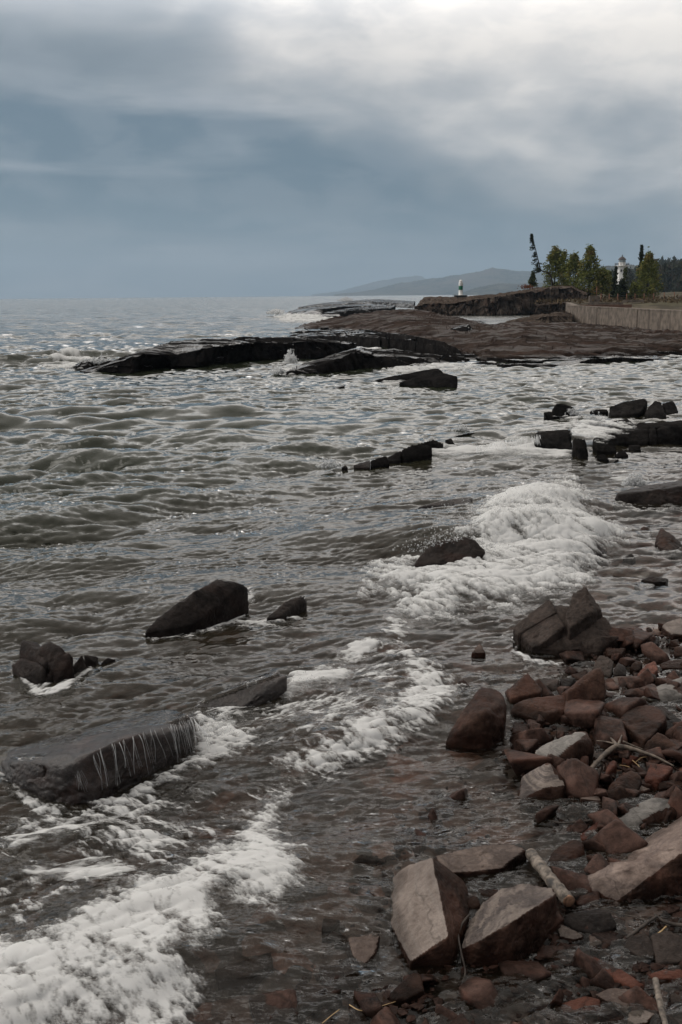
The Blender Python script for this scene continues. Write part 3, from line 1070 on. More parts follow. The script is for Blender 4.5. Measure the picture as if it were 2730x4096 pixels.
# --- the rubble bank on the right
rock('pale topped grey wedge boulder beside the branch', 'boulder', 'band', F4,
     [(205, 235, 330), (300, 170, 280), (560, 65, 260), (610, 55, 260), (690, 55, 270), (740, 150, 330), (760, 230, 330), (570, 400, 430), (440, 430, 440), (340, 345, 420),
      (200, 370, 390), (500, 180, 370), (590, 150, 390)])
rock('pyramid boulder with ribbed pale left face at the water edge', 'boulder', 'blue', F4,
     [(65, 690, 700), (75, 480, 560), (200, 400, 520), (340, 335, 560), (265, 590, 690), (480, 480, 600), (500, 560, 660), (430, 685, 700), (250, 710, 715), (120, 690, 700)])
rock('small stone with white lit left face below the branch end', 'stone', 'pale', F4,
     [(545, 440, 480), (560, 430, 470), (600, 480, 520), (570, 540, 550), (540, 500, 520)], name='stone')
rock('small deep red stone left of the branch end', 'stone', 'red', F4,
     [(590, 410, 450), (660, 400, 440), (670, 440, 480), (610, 480, 500)], name='stone')
rock('pale pointed sliver standing behind the branch', 'stone', 'slate', F4,
     [(750, 450, 480), (830, 355, 410), (800, 500, 510), (760, 500, 520)], name='stone')
rock('rough grey green stone under the branch end', 'stone', 'slate', F4,
     [(630, 560, 580), (740, 500, 540), (800, 540, 560), (740, 600, 610), (660, 590, 600)], name='stone', rough=2)
rock('dark red stone with small pale top right of the branch', 'stone', 'red', F4,
     [(890, 340, 400), (950, 315, 380), (970, 350, 420), (850, 480, 510), (830, 500, 530)], name='stone')
rock('brown boulder with a bright worn ridge', 'boulder', 'brown', F4,
     [(830, 660, 700), (980, 590, 680), (1060, 480, 600), (1100, 400, 540), (1200, 480, 580), (1150, 650, 690), (1000, 720, 730), (840, 700, 715), (900, 540, 620), (1000, 470, 560)])
rock('brick red square stone under the long thin branch', 'stone', 'red', F4,
     [(1220, 490, 540), (1280, 340, 430), (1490, 385, 460), (1390, 490, 570), (1340, 530, 580), (1230, 510, 570), (1340, 575, 590)], name='stone')
rock('dark red flat stone under the fork of the branch', 'stone', 'red', F4,
     [(1010, 300, 340), (1070, 270, 310), (1170, 290, 330), (1080, 350, 370)], name='stone')
rock('small tan three sided stone below the brick red square stone', 'stone', 'pink', F4,
     [(1155, 600, 640), (1170, 545, 590), (1280, 590, 630), (1150, 650, 660)], name='stone')
rock('low dark brown stone right of the small tan one', 'stone', 'brown', F4,
     [(1350, 520, 570), (1530, 500, 550), (1620, 560, 600), (1350, 590, 610)], name='stone')
rock('small pink chip of stone at the right edge', 'stone', 'pink', F4,
     [(1450, 660, 690), (1550, 630, 660), (1580, 690, 710)], name='stone')
rock('square tan stone below the rough grey green one', 'stone', 'pink', F4,
     [(625, 670, 700), (800, 650, 680), (820, 700, 740), (640, 750, 770), (630, 680, 760)], name='stone')
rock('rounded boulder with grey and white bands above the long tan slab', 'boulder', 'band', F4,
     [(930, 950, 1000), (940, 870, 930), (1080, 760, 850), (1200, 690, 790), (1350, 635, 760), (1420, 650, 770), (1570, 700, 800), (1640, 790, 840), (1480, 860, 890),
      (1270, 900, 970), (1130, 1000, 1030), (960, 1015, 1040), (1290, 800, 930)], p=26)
rock('big square faced brown boulder tipped on its corner', 'boulder', 'brown', F3,
     [(540, 1080, 1240), (760, 920, 1100), (960, 850, 1080), (1150, 850, 1100), (1340, 1040, 1280), (1180, 1250, 1450), (1010, 1420, 1560), (850, 1320, 1470), (700, 1200, 1360),
      (560, 1250, 1280), (960, 1560, 1570)], p=90)
rock('dark brown wedge leaning on the square faced boulder', 'boulder', 'brown', F3,
     [(1180, 1270, 1500), (1020, 1430, 1570), (950, 1568, 1600), (1300, 1340, 1520), (1500, 1500, 1650), (1450, 1650, 1680), (1000, 1640, 1660)])
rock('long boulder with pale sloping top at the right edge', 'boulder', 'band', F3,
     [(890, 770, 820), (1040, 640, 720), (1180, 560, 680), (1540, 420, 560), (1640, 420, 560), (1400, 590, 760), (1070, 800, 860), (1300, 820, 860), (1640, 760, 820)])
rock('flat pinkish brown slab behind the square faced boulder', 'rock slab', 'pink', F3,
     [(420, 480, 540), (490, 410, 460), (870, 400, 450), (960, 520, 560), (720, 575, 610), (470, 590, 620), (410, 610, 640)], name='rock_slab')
rock('grey stone with a bright top under the pinkish slab', 'stone', 'pale', F3,
     [(390, 680, 700), (420, 620, 650), (600, 540, 600), (640, 640, 700), (660, 740, 760), (410, 720, 735)], name='stone')
rock('upright brown block beside the bright topped grey stone', 'stone', 'brown', F3,
     [(610, 540, 600), (680, 570, 620), (780, 700, 740), (680, 760, 770), (640, 650, 740)], name='stone')
rock('black shaded block behind the tall brown boulder', 'stone', 'dark', F3,
     [(480, 400, 420), (560, 180, 300), (690, 260, 340), (690, 390, 410), (500, 290, 380)], name='stone')
rock('brown stone with rounded top next to the black shaded block', 'stone', 'brown', F3,
     [(790, 200, 280), (870, 150, 240), (940, 180, 270), (950, 250, 300), (860, 330, 350), (740, 270, 310)], name='stone')
rock('red brown fin of rock with a bright left edge', 'boulder', 'red', F3,
     [(850, 390, 420), (1000, 230, 330), (1150, 160, 300), (1190, 300, 400), (1100, 390, 470), (980, 480, 510), (900, 420, 460)])
rock('small stone with white cap at the foot of the red brown fin', 'stone', 'slate', F3,
     [(1015, 420, 500), (1100, 360, 450), (1180, 400, 490), (1190, 530, 550), (1070, 540, 560), (1010, 480, 520)], name='stone', p=20)
rock('small brown block below the white capped stone', 'stone', 'brown', F3,
     [(870, 600, 650), (960, 560, 620), (1070, 570, 620), (930, 720, 740), (880, 740, 750)], name='stone')
rock('rounded pinkish stone above the square faced boulder', 'stone', 'pink', F3,
     [(580, 860, 900), (760, 740, 820), (950, 790, 850), (970, 850, 880), (740, 930, 960), (580, 900, 930)], name='stone', p=25)
rock('dark red stone tucked under the rounded pinkish one', 'stone', 'brown', F3,
     [(450, 980, 1020), (520, 920, 960), (750, 920, 960), (540, 1080, 1100)], name='stone')
rock('grey four sided block left of the square faced boulder', 'stone', 'slate', F3,
     [(250, 1150, 1220), (430, 1000, 1120), (530, 1090, 1200), (550, 1310, 1330), (350, 1280, 1310), (280, 1200, 1270)], name='stone')
rock('narrow upright grey splinter', 'stone', 'slate', F3,
     [(70, 1150, 1160), (80, 870, 1120), (140, 860, 1110), (120, 1150, 1165)], name='stone')
rock('upright oblong brown block right of the grey splinter', 'stone', 'brown', F3,
     [(130, 1150, 1165), (150, 870, 1080), (290, 850, 1060), (260, 1160, 1175)], name='stone')
rock('dark block behind the upright oblong one', 'stone', 'dark', F3,
     [(290, 850, 930), (330, 800, 890), (490, 810, 900), (480, 930, 980), (270, 960, 990)], name='stone')
rock('flat dark slab at the right edge behind the red brown fin', 'rock slab', 'brown', F3,
     [(1210, 220, 260), (1340, 160, 210), (1700, 120, 170), (1700, 280, 300), (1250, 280, 300)], name='rock_slab')
rock('grey slab sloping down right of the square faced boulder', 'rock slab', 'slate', F3,
     [(1240, 850, 920), (1380, 960, 1020), (1560, 1100, 1150), (1480, 1140, 1170), (1360, 1080, 1150), (1190, 880, 970)], name='rock_slab')
rock('black boulder in shade at the right edge', 'boulder', 'dark', F3,
     [(1250, 1170, 1250), (1360, 1080, 1200), (1700, 1110, 1200), (1700, 1430, 1450), (1400, 1400, 1430)])
rock('tall hunched boulder with wet shoulders at the edge of the foam', 'boulder', 'brown', F2,
     [(70, 755, 775), (110, 640, 720), (330, 340, 600), (400, 230, 520), (510, 225, 500), (610, 290, 520), (640, 340, 560), (560, 380, 640), (320, 440, 700), (460, 470, 760),
      (640, 480, 640), (600, 700, 720), (440, 780, 790), (160, 780, 790)], p=30)
rock('peaked boulder with pale left slope behind the hunched one', 'boulder', 'brown', F2,
     [(620, 290, 340), (660, 305, 400), (835, 110, 300), (870, 160, 320), (970, 270, 370), (720, 395, 430), (950, 300, 400), (680, 350, 430)])
rock('wide low brown boulder with undercut front', 'boulder', 'brown', F2,
     [(660, 470, 490), (720, 395, 480), (860, 345, 450), (1190, 310, 440), (1210, 490, 540), (1290, 470, 530), (1080, 540, 570), (940, 560, 580), (700, 480, 510), (1060, 480, 560), (1200, 320, 440)])
rock('tall brown boulder leaning right behind the wide low one', 'boulder', 'brown', F2,
     [(1140, 310, 400), (1240, 230, 400), (1400, 100, 380), (1510, 50, 370), (1540, 90, 390), (1560, 300, 430), (1300, 420, 490), (1210, 480, 520), (1190, 310, 480), (1540, 340, 450)])
rock('grey sided stone between the peaked and the tall boulder', 'stone', 'slate', F2,
     [(960, 170, 230), (1130, 170, 240), (1110, 290, 310), (1030, 220, 290), (970, 250, 290)], name='stone')
rock('dark brown stone with flat top behind the grey sided stone', 'stone', 'dark', F2,
     [(1130, 170, 250), (1290, 150, 230), (1170, 290, 320)], name='stone')
rock('small brown peak of stone at the tip of the foam', 'stone', 'brown', F2,
     [(190, 200, 240), (240, 170, 220), (310, 240, 260), (230, 270, 280)], name='stone')
rock('brown stone behind the top of the tall leaning boulder', 'stone', 'brown', F2,
     [(1230, 130, 170), (1400, 90, 140), (1330, 180, 210), (1280, 150, 180)], name='stone')
rock('low brown stone in the gap below the wide low boulder', 'stone', 'brown', F2,
     [(700, 560, 590), (840, 600, 620), (850, 660, 680), (690, 670, 690)], name='stone')
rock('small stone with a pale left side behind the pale topped wedge', 'stone', 'slate', F2,
     [(960, 640, 690), (1050, 660, 700), (930, 740, 760), (860, 730, 750), (900, 690, 720)], name='stone')
rock('large fractured slate grey boulder standing in the shallows', 'boulder', 'slate', F1,
     [(40, 520, 600), (200, 660, 700), (200, 705, 705), (60, 600, 610), (780, 720, 725), (780, 728, 728), (1000, 640, 640), (1000, 540, 630), (540, 480, 650), (400, 350, 600), (820, 330, 590), (400, 270, 560)],
     [(490, 370, 640), (680, 95, 545), (720, 170, 560), (835, 320, 600), (530, 490, 690), (570, 300, 620), (740, 345, 640), (560, 160, 550)],
     [(5, 480, 590), (40, 525, 600), (340, 215, 545), (400, 290, 570), (410, 350, 610), (60, 540, 625), (200, 330, 560)],
     [(60, 540, 610), (185, 665, 700), (315, 600, 705), (485, 470, 665), (410, 350, 610), (100, 500, 610)],
     [(640, 610, 700), (700, 720, 730), (790, 724, 728), (990, 560, 660), (830, 560, 690)], sub=6, p=80, chips=3)
rock('small dark stone at the right foot of the fractured boulder', 'stone', 'dark', F1,
     [(1020, 550, 580), (1100, 500, 550), (1100, 570, 590), (1040, 580, 595)], name='stone')
rock('flat dark wet stone right of the fractured boulder', 'stone', 'dark', F1,
     [(1150, 620, 640), (1360, 560, 610), (1350, 640, 660), (1200, 650, 665)], name='stone')
rock('small brown stone among the ripples by the right edge', 'stone', 'brown', F1,
     [(1450, 600, 640), (1530, 590, 630), (1540, 650, 665)], name='stone')
rock('brown stone under the right corner of the fractured boulder', 'stone', 'brown', F1,
     [(860, 680, 720), (1050, 670, 710), (1000, 740, 750), (880, 740, 755)], name='stone')
rock('dark brown stone cut by the right edge above the flat dark slab', 'stone', 'brown', F1,
     [(1490, 660, 720), (1620, 640, 700), (1620, 750, 760), (1490, 740, 750)], name='stone')
rock('grey green boulder with a pale left edge below the fractured boulder', 'boulder', 'slate', F1,
     [(740, 860, 880), (800, 735, 830), (860, 740, 840), (940, 790, 870), (910, 930, 950), (760, 880, 900)])
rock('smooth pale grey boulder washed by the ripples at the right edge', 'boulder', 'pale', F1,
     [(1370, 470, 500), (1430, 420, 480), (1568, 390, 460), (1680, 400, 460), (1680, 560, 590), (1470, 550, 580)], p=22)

# --- rocks in the water further out
rock('wide sloping slab at the right edge beyond the breaking wave', 'rock slab', 'dark', G2,
     [(120, 485, 690), (480, 345, 560), (1000, 255, 480), (1400, 210, 450), (1800, 170, 400), (220, 500, 700), (980, 375, 690), (1340, 300, 650), (1800, 250, 650), (300, 715, 725), (1800, 700, 720)],
     [(760, 600, 700), (1471, 385, 690), (1800, 320, 690), (1800, 705, 715), (760, 695, 705)],
     [(980, 350, 600), (1060, 290, 560), (1320, 265, 540), (1340, 320, 600)], name='rock_slab')
rock('small three sided stone awash right of the breaking wave', 'stone', 'brown', G2,
     [(570, 1270, 1290), (690, 1090, 1220), (800, 1110, 1230), (890, 1230, 1270), (830, 1290, 1300)], name='stone')
rock('brown diamond shaped boulder with a pale seam in the ripples', 'boulder', 'brown', G2,
     [(940, 1450, 1500), (1060, 1110, 1400), (1310, 1280, 1480), (1480, 1470, 1530), (1240, 1640, 1660), (990, 1540, 1560), (960, 1300, 1450), (1000, 1500, 1560)])
rock('small pointed dark stone below the end of the breaking wave', 'stone', 'dark', G2,
     [(290, 1730, 1740), (480, 1620, 1700), (570, 1710, 1730), (500, 1740, 1750)], name='stone')
rock('small brown knob above the fractured boulder', 'stone', 'brown', G2,
     [(530, 2270, 2290), (570, 2220, 2270), (650, 2290, 2300)], name='stone')
rock('brown stone cut by the right edge below the diamond shaped boulder', 'stone', 'brown', G2,
     [(1320, 1590, 1620), (1450, 1500, 1580), (1640, 1490, 1570), (1640, 1640, 1660)], name='stone')
rock('low dark stone barely above the ripples right of the fractured boulder', 'stone', 'dark', G2,
     [(650, 2150, 2168), (880, 2080, 2145), (1200, 2130, 2165), (1150, 2200, 2215), (900, 2190, 2208)], name='stone')
rock('small dark dome of rock left on the black wave washed ledge', 'rock', 'black', G1,
     [(150, 270, 370), (190, 200, 370), (300, 200, 350), (400, 240, 360), (420, 290, 350), (340, 330, 370), (160, 350, 375)],
     [(70, 290, 385), (80, 380, 388), (160, 280, 378), (170, 370, 388)], name='rock', p=25)
rock('black blocks of rock piled at the back of the wave washed ledge', 'rock', 'black', G1,
     [(780, 235, 330), (940, 175, 320), (1100, 310, 360), (800, 330, 350), (930, 290, 350)], [(930, 180, 320), (1170, 140, 310), (1195, 190, 330), (1100, 310, 360), (940, 300, 350)],
     [(1160, 300, 370), (1270, 155, 340), (1340, 180, 345), (1400, 350, 388), (1290, 380, 392)], [(1350, 180, 320), (1480, 170, 310), (1530, 290, 335), (1420, 320, 345)],
     [(560, 300, 330), (580, 270, 320), (750, 260, 320), (770, 290, 330)], name='rock', p=60)
rock('long black jointed ledge at the right edge with waves breaking over it', 'rock ledge', 'black', G1,
     [(760, 490, 645), (1210, 480, 645), (1210, 640, 660), (830, 640, 655), (800, 440, 560), (1220, 440, 560)],
     [(1205, 482, 645), (1285, 478, 645), (1300, 640, 655), (1210, 640, 657), (1250, 430, 560)], [(1280, 480, 645), (1400, 400, 600), (1568, 380, 600), (1800, 380, 600), (1800, 600, 625), (1300, 640, 655)],
     [(750, 400, 520), (980, 360, 500), (1060, 430, 540), (1000, 460, 560), (800, 440, 560)], [(1040, 420, 520), (1200, 415, 520), (1540, 380, 500), (1800, 375, 500), (1800, 440, 560), (1040, 470, 560)],
     name='rock_ledge', p=90, sub=5)
rock('square black block of the ledge left of the foaming gap', 'rock', 'black', G1,
     [(-30, 530, 690), (340, 480, 650), (380, 500, 715), (380, 700, 735), (90, 670, 690), (-30, 640, 680), (0, 500, 600)], name='rock', p=90)
rock('dark broken block under the foaming gap', 'rock', 'black', G1,
     [(380, 560, 770), (520, 570, 775), (560, 780, 795), (430, 790, 795), (380, 720, 775)], [(440, 670, 803), (530, 665, 803), (555, 812, 818), (440, 805, 812)], name='rock', p=90)
rock('dark boulder leaning right of the foaming gap', 'rock', 'black', G1,
     [(740, 490, 690), (820, 600, 725), (860, 720, 742), (700, 720, 745), (600, 580, 710), (640, 700, 740)], name='rock')
rock('small pale edged stone in front of the black ledge', 'stone', 'black', G1,
     [(580, 790, 800), (720, 740, 785), (780, 810, 818), (640, 803, 812)], name='stone')
rock('small dark hump of stone below the black ledge', 'stone', 'black', G1,
     [(840, 750, 775), (940, 690, 750), (990, 770, 785), (860, 780, 792)], name='stone')
rock('tiny black stone nearest the viewer below the black ledge', 'stone', 'black', G1,
     [(825, 832, 842), (880, 790, 825), (880, 836, 844)], name='stone')
rock('low block in front of the right part of the black ledge', 'stone', 'black', G1,
     [(990, 650, 700), (1110, 640, 690), (1120, 700, 715), (985, 715, 722)], name='stone')
rock('low reddish end of the sloping reef in mid water', 'rock', 'dark', G3,
     [(430, 490, 520), (590, 440, 500), (590, 520, 526), (440, 520, 526)], [(320, 510, 522), (360, 490, 518), (382, 515, 524)], name='rock')
rock('dark block second from the left of the sloping reef', 'rock', 'black', G3,
     [(590, 450, 512), (740, 400, 492), (770, 480, 507), (600, 510, 518)], name='rock', p=80)
rock('large black wedge of the sloping reef', 'rock', 'black', G3,
     [(750, 420, 452), (890, 340, 442), (870, 450, 462), (760, 455, 462)], [(880, 345, 452), (980, 300, 442), (1170, 300, 432), (1160, 400, 437), (920, 450, 458)],
     [(890, 340, 422), (1180, 240, 365), (1290, 295, 360), (1160, 300, 375)], name='rock', p=80)
rock('small black tooth at the right end of the sloping reef', 'rock', 'black', G3,
     [(1290, 250, 302), (1350, 240, 293), (1390, 310, 318), (1310, 310, 316)], name='rock')
rock('thin flat rock just awash beyond the sloping reef', 'rock', 'black', G3,
     [(1350, 225, 240), (1560, 180, 226), (1500, 210, 232), (1620, 200, 225)], name='rock')
rock('isolated black tilted slab with a square right end in mid water', 'rock slab', 'black', G5,
     [(900, 610, 641), (1140, 530, 622), (1180, 550, 627), (1290, 570, 637), (1295, 640, 644), (1100, 642, 644), (960, 640, 643)],
     [(690, 610, 622), (820, 575, 608), (1060, 530, 598), (1160, 515, 602), (1200, 540, 608), (1195, 570, 612)], name='rock_slab', p=90, sub=5, rough=0.6)
rock('low black rock just awash left of the isolated tilted slab', 'rock', 'ledge', G5,
     [(440, 660, 667), (540, 620, 652), (545, 632, 657)], name='rock')
rock('large dark wedge of rock in the shallows, its top smooth and grey', 'boulder', 'dark', E1,
     [(690, 395, 405), (740, 340, 385), (930, 205, 345), (1050, 135, 300), (1170, 165, 295), (1205, 195, 275), (1100, 270, 305), (1085, 235, 325), (950, 350, 370), (820, 385, 395), (1030, 320, 335)], p=70)
rock('smaller tilted dark rock right of the large wedge in the shallows', 'boulder', 'dark', E1,
     [(1280, 330, 338), (1330, 290, 322), (1400, 230, 292), (1470, 215, 278), (1490, 240, 274), (1450, 285, 294), (1350, 325, 334)])
rock('jagged black boulder with a pale smooth front at the left edge', 'boulder', 'dark', G7,
     [(100, 180, 290), (110, 100, 275), (200, 115, 265), (260, 210, 325), (230, 240, 335), (130, 200, 295)],
     [(200, 140, 305), (265, 100, 285), (330, 150, 305), (385, 190, 315), (350, 260, 325), (260, 210, 325), (290, 330, 348)],
     [(245, 260, 345), (350, 270, 315), (350, 310, 320), (230, 350, 356)],
     [(60, 230, 305), (110, 195, 305), (200, 215, 325), (245, 255, 348), (215, 345, 355), (120, 300, 335)], p=70)
rock('black three cornered rock touching the jagged boulder', 'boulder', 'dark', G7,
     [(345, 290, 303), (430, 175, 273), (460, 260, 278), (360, 300, 308)])
rock('thin black flake of rock behind the three cornered one', 'stone', 'dark', G7, [(435, 178, 232), (515, 190, 217), (500, 225, 232)], name='stone')
rock('tiny black point of rock right of the jagged boulder', 'stone', 'dark', G7,
     [(520, 230, 236), (560, 195, 227), (610, 205, 227)], name='stone')
slab_pts = [(10, 725, 800), (50, 690, 705), (420, 590, 602), (860, 492, 505), (1000, 500, 600), (1030, 560, 670), (1020, 650, 660), (700, 600, 830), (480, 690, 920), (360, 760, 930),
            (230, 760, 900), (60, 745, 850), (40, 830, 860), (130, 880, 890), (300, 940, 945), (470, 935, 938), (770, 790, 800), (960, 700, 705)]
rock('great dark slab with water streaming down its front', 'rock slab', 'wet', G7, slab_pts, [(5, 730, 800), (60, 742, 835), (150, 735, 870), (240, 770, 905), (130, 880, 890), (40, 830, 860)], name='rock_slab', sub=6, rough=0.9, p=80)
rock('reddish slab with water sliding over it behind the great dark slab', 'rock slab', 'wet', G7,
     [(1000, 470, 482), (1040, 430, 472), (1250, 330, 410), (1460, 275, 360), (1500, 290, 405), (1500, 350, 415), (1440, 420, 430), (1250, 470, 480), (1090, 480, 486)], name='rock_slab', rough=0.6)
rock('mound of dark rock with the wave breaking over it', 'boulder', 'dark', E2,
     [(370, 190, 200), (430, 100, 185), (480, 70, 175), (600, 30, 175), (720, 90, 195), (640, 160, 205), (500, 190, 200)], p=20, rough=2)
rock('dark rock poking out at the right end of the white breaker', 'stone', 'dark', E2,
     [(1150, 120, 130), (1180, 72, 112), (1240, 115, 120), (1200, 130, 140)], name='stone')
rock('smooth brown hump of rock just awash above the breaker', 'rock', 'wet', W1,
     [(470, 540, 550), (620, 505, 540), (720, 495, 530), (680, 530, 545)], name='rock', p=14)
rock('long low hump of rock under the crest left of the breaker', 'rock', 'wet', W1,
     [(780, 535, 547), (900, 520, 542), (980, 540, 550)], name='rock', p=14)
rock('pinkish stone under the ripples left of the fractured boulder', 'stone', 'pink', E2,
     [(640, 562, 577), (680, 510, 562), (710, 562, 577)], name='stone', p=14)

# --- rubble between the big stones: one stone of each shape, then copies
rnd = random.Random(5)
protos = []
for k in range(7):
    rs_ = np.random.RandomState(900 + k)
    q = np.array([[x, y, z] for x in (-1, 1) for y in (-1, 1) for z in (-1, 1)], float) * .72 + rs_.uniform(-.42, .42, (8, 3))
    q = q * np.array([1.0, rs_.uniform(.55, .9), rs_.uniform(.35, .65)]) * 0.05
    V, F = rock_geo(q, 4, 900 + k, 160, 0.9, 2)
    me_o = mesh_np('rubble_stone', V, F, M['rubble'], origin=(0, 0, 0))
    protos.append(me_o.data)
    COL.objects.unlink(me_o); bpy.data.objects.remove(me_o)
BANK = [(2060, 2860), (2300, 2600), (2560, 2520), (2830, 2460), (2850, 3450), (2420, 3520), (2300, 3330), (2080, 3250), (2100, 3000)]
BEACH = [(1450, 4200), (1500, 3900), (1900, 3860), (2080, 3540), (2300, 3420), (2850, 3500), (2850, 4200)]
WASH = [(1000, 4150), (1300, 3750), (1550, 3250), (2000, 2950), (1900, 2640), (2100, 2560), (2080, 3250), (1550, 3600), (1400, 4150)]


def scatter(n, poly, smin, smax, label, group, zoff, seed):
    rd = np.random.RandomState(seed)
    poly = np.array(poly, float)
    lo, hi = poly.min(0), poly.max(0)
    k = 0
    while k < n:
        p = rd.uniform(lo, hi)
        if poly_sd(poly, np.array([p[0]]), np.array([p[1]]))[0] < 0:
            continue
        c = ground(p[0], p[1])
        o = bpy.data.objects.new('rubble_stone', protos[rd.randint(len(protos))])
        s = smin * (smax / smin) ** (rd.rand() ** 1.6)
        o.scale = (s, s * rd.uniform(.8, 1.2), s * rd.uniform(.8, 1.3))
        o.rotation_euler = (rd.normal() * .35, rd.normal() * .35, rd.uniform(0, 6.28))
        o.location = (c[0], c[1], zoff + 0.010 * s * rd.uniform(0.2, 1.6))
        COL.objects.link(o)
        tag(o, label, 'stone', group)
        k += 1


scatter(165, BANK, 0.7, 2.5, 'small wet stone wedged between the larger boulders of the bank', 'rubble of the bank', -0.005, 1)
scatter(92, BEACH, 0.5, 1.8, 'small reddish stone on the wet ground by the driftwood', 'rubble of the near beach', -0.02, 2)
scatter(42, WASH, 0.6, 1.8, 'small stone showing through the thin running water', 'stones under the running water', -0.055, 3)

# gravel in the gaps
rd_ = np.random.RandomState(44)
mb_ = MB()
g_v, g_f = ico(1)
polys = [np.array(BANK, float), np.array(BEACH, float), np.array(WASH, float)]
for k in range(4200):
    pl = polys[0] if k < 2200 else polys[1] if k < 3300 else polys[2]
    p_ = rd_.uniform(pl.min(0), pl.max(0))
    if poly_sd(pl, p_[:1], p_[1:])[0] < 0: continue
    c_ = ground(p_[0], p_[1])
    s_ = 0.006 * (3.6 ** (rd_.rand() ** 1.8)); ang_ = rd_.uniform(0, 6.28)
    q_ = g_v * (1 + .28 * rd_.normal(size=(len(g_v), 1))) * np.array([1.2, .85, .6]) * s_
    q_ = np.stack([q_[:, 0] * math.cos(ang_) - q_[:, 1] * math.sin(ang_), q_[:, 0] * math.sin(ang_) + q_[:, 1] * math.cos(ang_), q_[:, 2]], -1)
    mb_.add(q_ + np.array([c_[0], c_[1], (-.004 if k < 3300 else -.03) + .004 * rd_.rand()]), g_f)
tag(mb_.build('gravel', M['rubble'], smooth=False), 'wet reddish gravel filling the gaps between the stones', 'gravel', kind='stuff')


# ---------------------------------------------------------------- ledges: rows of (x, y, foot row) laid one behind the other
def loft(rows_, nu, nv, fr=(0, 0, 1.0), z=0.0):
    x0, y0, s = fr
    L_ = []
    u = np.linspace(0, 1, nu)
    for r in rows_:
        a = np.array(r, float)
        ux = (a[:, 0] - a[0, 0]) / (a[-1, 0] - a[0, 0])
        c = [np.interp(u, ux, x0 * (k == 0) + y0 * (k > 0) + a[:, k] * s) for k in range(3)]
        L_.append(stand(c[0], c[1], c[2], z))
    P = []
    for i in range(len(L_) - 1):
        n = nv[i]
        for k in range(n):
            P.append(L_[i] + (L_[i + 1] - L_[i]) * (k / n))
    P.append(L_[-1])
    return np.array(P)


def grid_normals(P):
    n = np.cross(np.gradient(P, axis=1), np.gradient(P, axis=0))
    n /= np.linalg.norm(n, axis=2)[..., None] + 1e-9
    flip = np.sign(n[..., 2].mean()) or 1
    return n * flip


def joints(P, sx, sz, amp, seed):
    """blocky columnar joints: each block stands a little forward or back"""
    w = 0.35 * perlin(v3(P[..., 0] / sx * .6, P[..., 1] / sx * .6, P[..., 2] / sz + seed))
    a = np.floor(P[..., 0] / sx + w + seed * 3.3)
    b = np.floor(P[..., 2] / sz + 0.4 * w + cellhash(a, seed) * 2)
    c = np.floor(P[..., 1] / (sx * 2.2) + w)
    return (cellhash(a, b, c + seed) - 0.5) * 2 * amp


def ledge(name, label, cat, mat, rows_, nu, nv, fr, rough=0.05, jx=0.8, jz=0.6, jamp=0.12, seed=1, fine=1.0, kind=None, pit=0.05):
    P = loft(rows_, nu, nv, fr)
    nr = grid_normals(P)
    steep = 1 - np.abs(nr[..., 2])
    h = np.stack([nr[..., 0], nr[..., 1], np.zeros_like(nr[..., 0])], -1)
    h /= np.linalg.norm(h, axis=2)[..., None] + 1e-6
    j = joints(P, jx, jz, jamp, seed)
    P = P + h * (j * sstep(0.25, 0.7, steep))[..., None]
    P[..., 2] += j * 0.25 * (1 - sstep(0.25, 0.7, steep))
    f = fine
    d = rough * fbm(P * (1.2 / f) + seed * 7.7, 4) - rough * 0.9 * np.maximum(0, ridged(P * (0.5 / f) * np.array([1, 1, 2.5]) + seed, 3) - 0.8)
    ck = np.maximum(0, ridged(v3(P[..., 0] / (jx * 1.1), P[..., 1] / (jx * 1.1), P[..., 2] / (jz * 5) + seed), 2) - 0.72) * 3.2
    d = d - jamp * np.minimum(ck, 1) * sstep(0.2, 0.6, steep) * 0.8
    hz_ = np.maximum(0, ridged(v3(P[..., 0] / (jx * 4.5), P[..., 1] / (jx * 1.6), seed * 2.2), 2) - 0.78) * 3.4
    d = d - pit * np.minimum(hz_, 1) * (1 - sstep(0.2, 0.6, steep))
    P = P + nr * d[..., None]
    o = mesh_np(name, P.reshape(-1, 3), grid_faces(P.shape[1], P.shape[0]), M[mat], smooth=True)
    o.data.set_sharp_from_angle(angle=R(38))
    return tag(o, label, cat, kind=kind)


# the long black ledge on the left
ledge('rock_ledge', 'long black ledge tapering into the lake on the left', 'rock ledge', 'ledge',
      [[(150, 330, 334), (500, 328, 332), (650, 294, 300), (930, 288, 294), (1130, 264, 272), (1390, 240, 248), (1700, 232, 240), (2050, 205, 215)],
       [(150, 326, 332), (560, 205, 326), (800, 210, 292), (1010, 155, 284), (1250, 122, 266), (1420, 120, 244), (1700, 118, 236), (2050, 125, 210)],
       [(120, 322, 330), (540, 182, 290), (760, 112, 262), (1000, 96, 250), (1190, 92, 244), (1350, 82, 226), (1700, 90, 215), (2050, 115, 190)],
       [(100, 326, 328), (540, 200, 260), (760, 140, 230), (1000, 120, 215), (1190, 110, 205), (1350, 105, 195), (1700, 110, 185), (2050, 140, 165)],
       [(100, 327, 327), (540, 262, 258), (760, 232, 228), (1000, 217, 213), (1190, 207, 203), (1350, 197, 193), (1700, 187, 183), (2050, 167, 163)]],
      420, [34, 30, 16, 8], G4, 0.035, 0.42, 0.5, 0.11, 3)
ledge('rock_ledge', 'low dark snout of rock in front of the tip of the long ledge', 'rock ledge', 'ledge',
      [[(20, 300, 304), (100, 308, 312), (200, 306, 310), (300, 250, 290)], [(25, 290, 300), (180, 242, 306), (240, 236, 300), (310, 236, 285)],
       [(30, 288, 296), (180, 238, 296), (250, 230, 290), (320, 230, 275)], [(30, 296, 294), (180, 292, 288), (250, 284, 280), (320, 270, 266)]],
      80, [12, 6, 6], G4, 0.03, 0.4, 0.5, 0.08, 5)
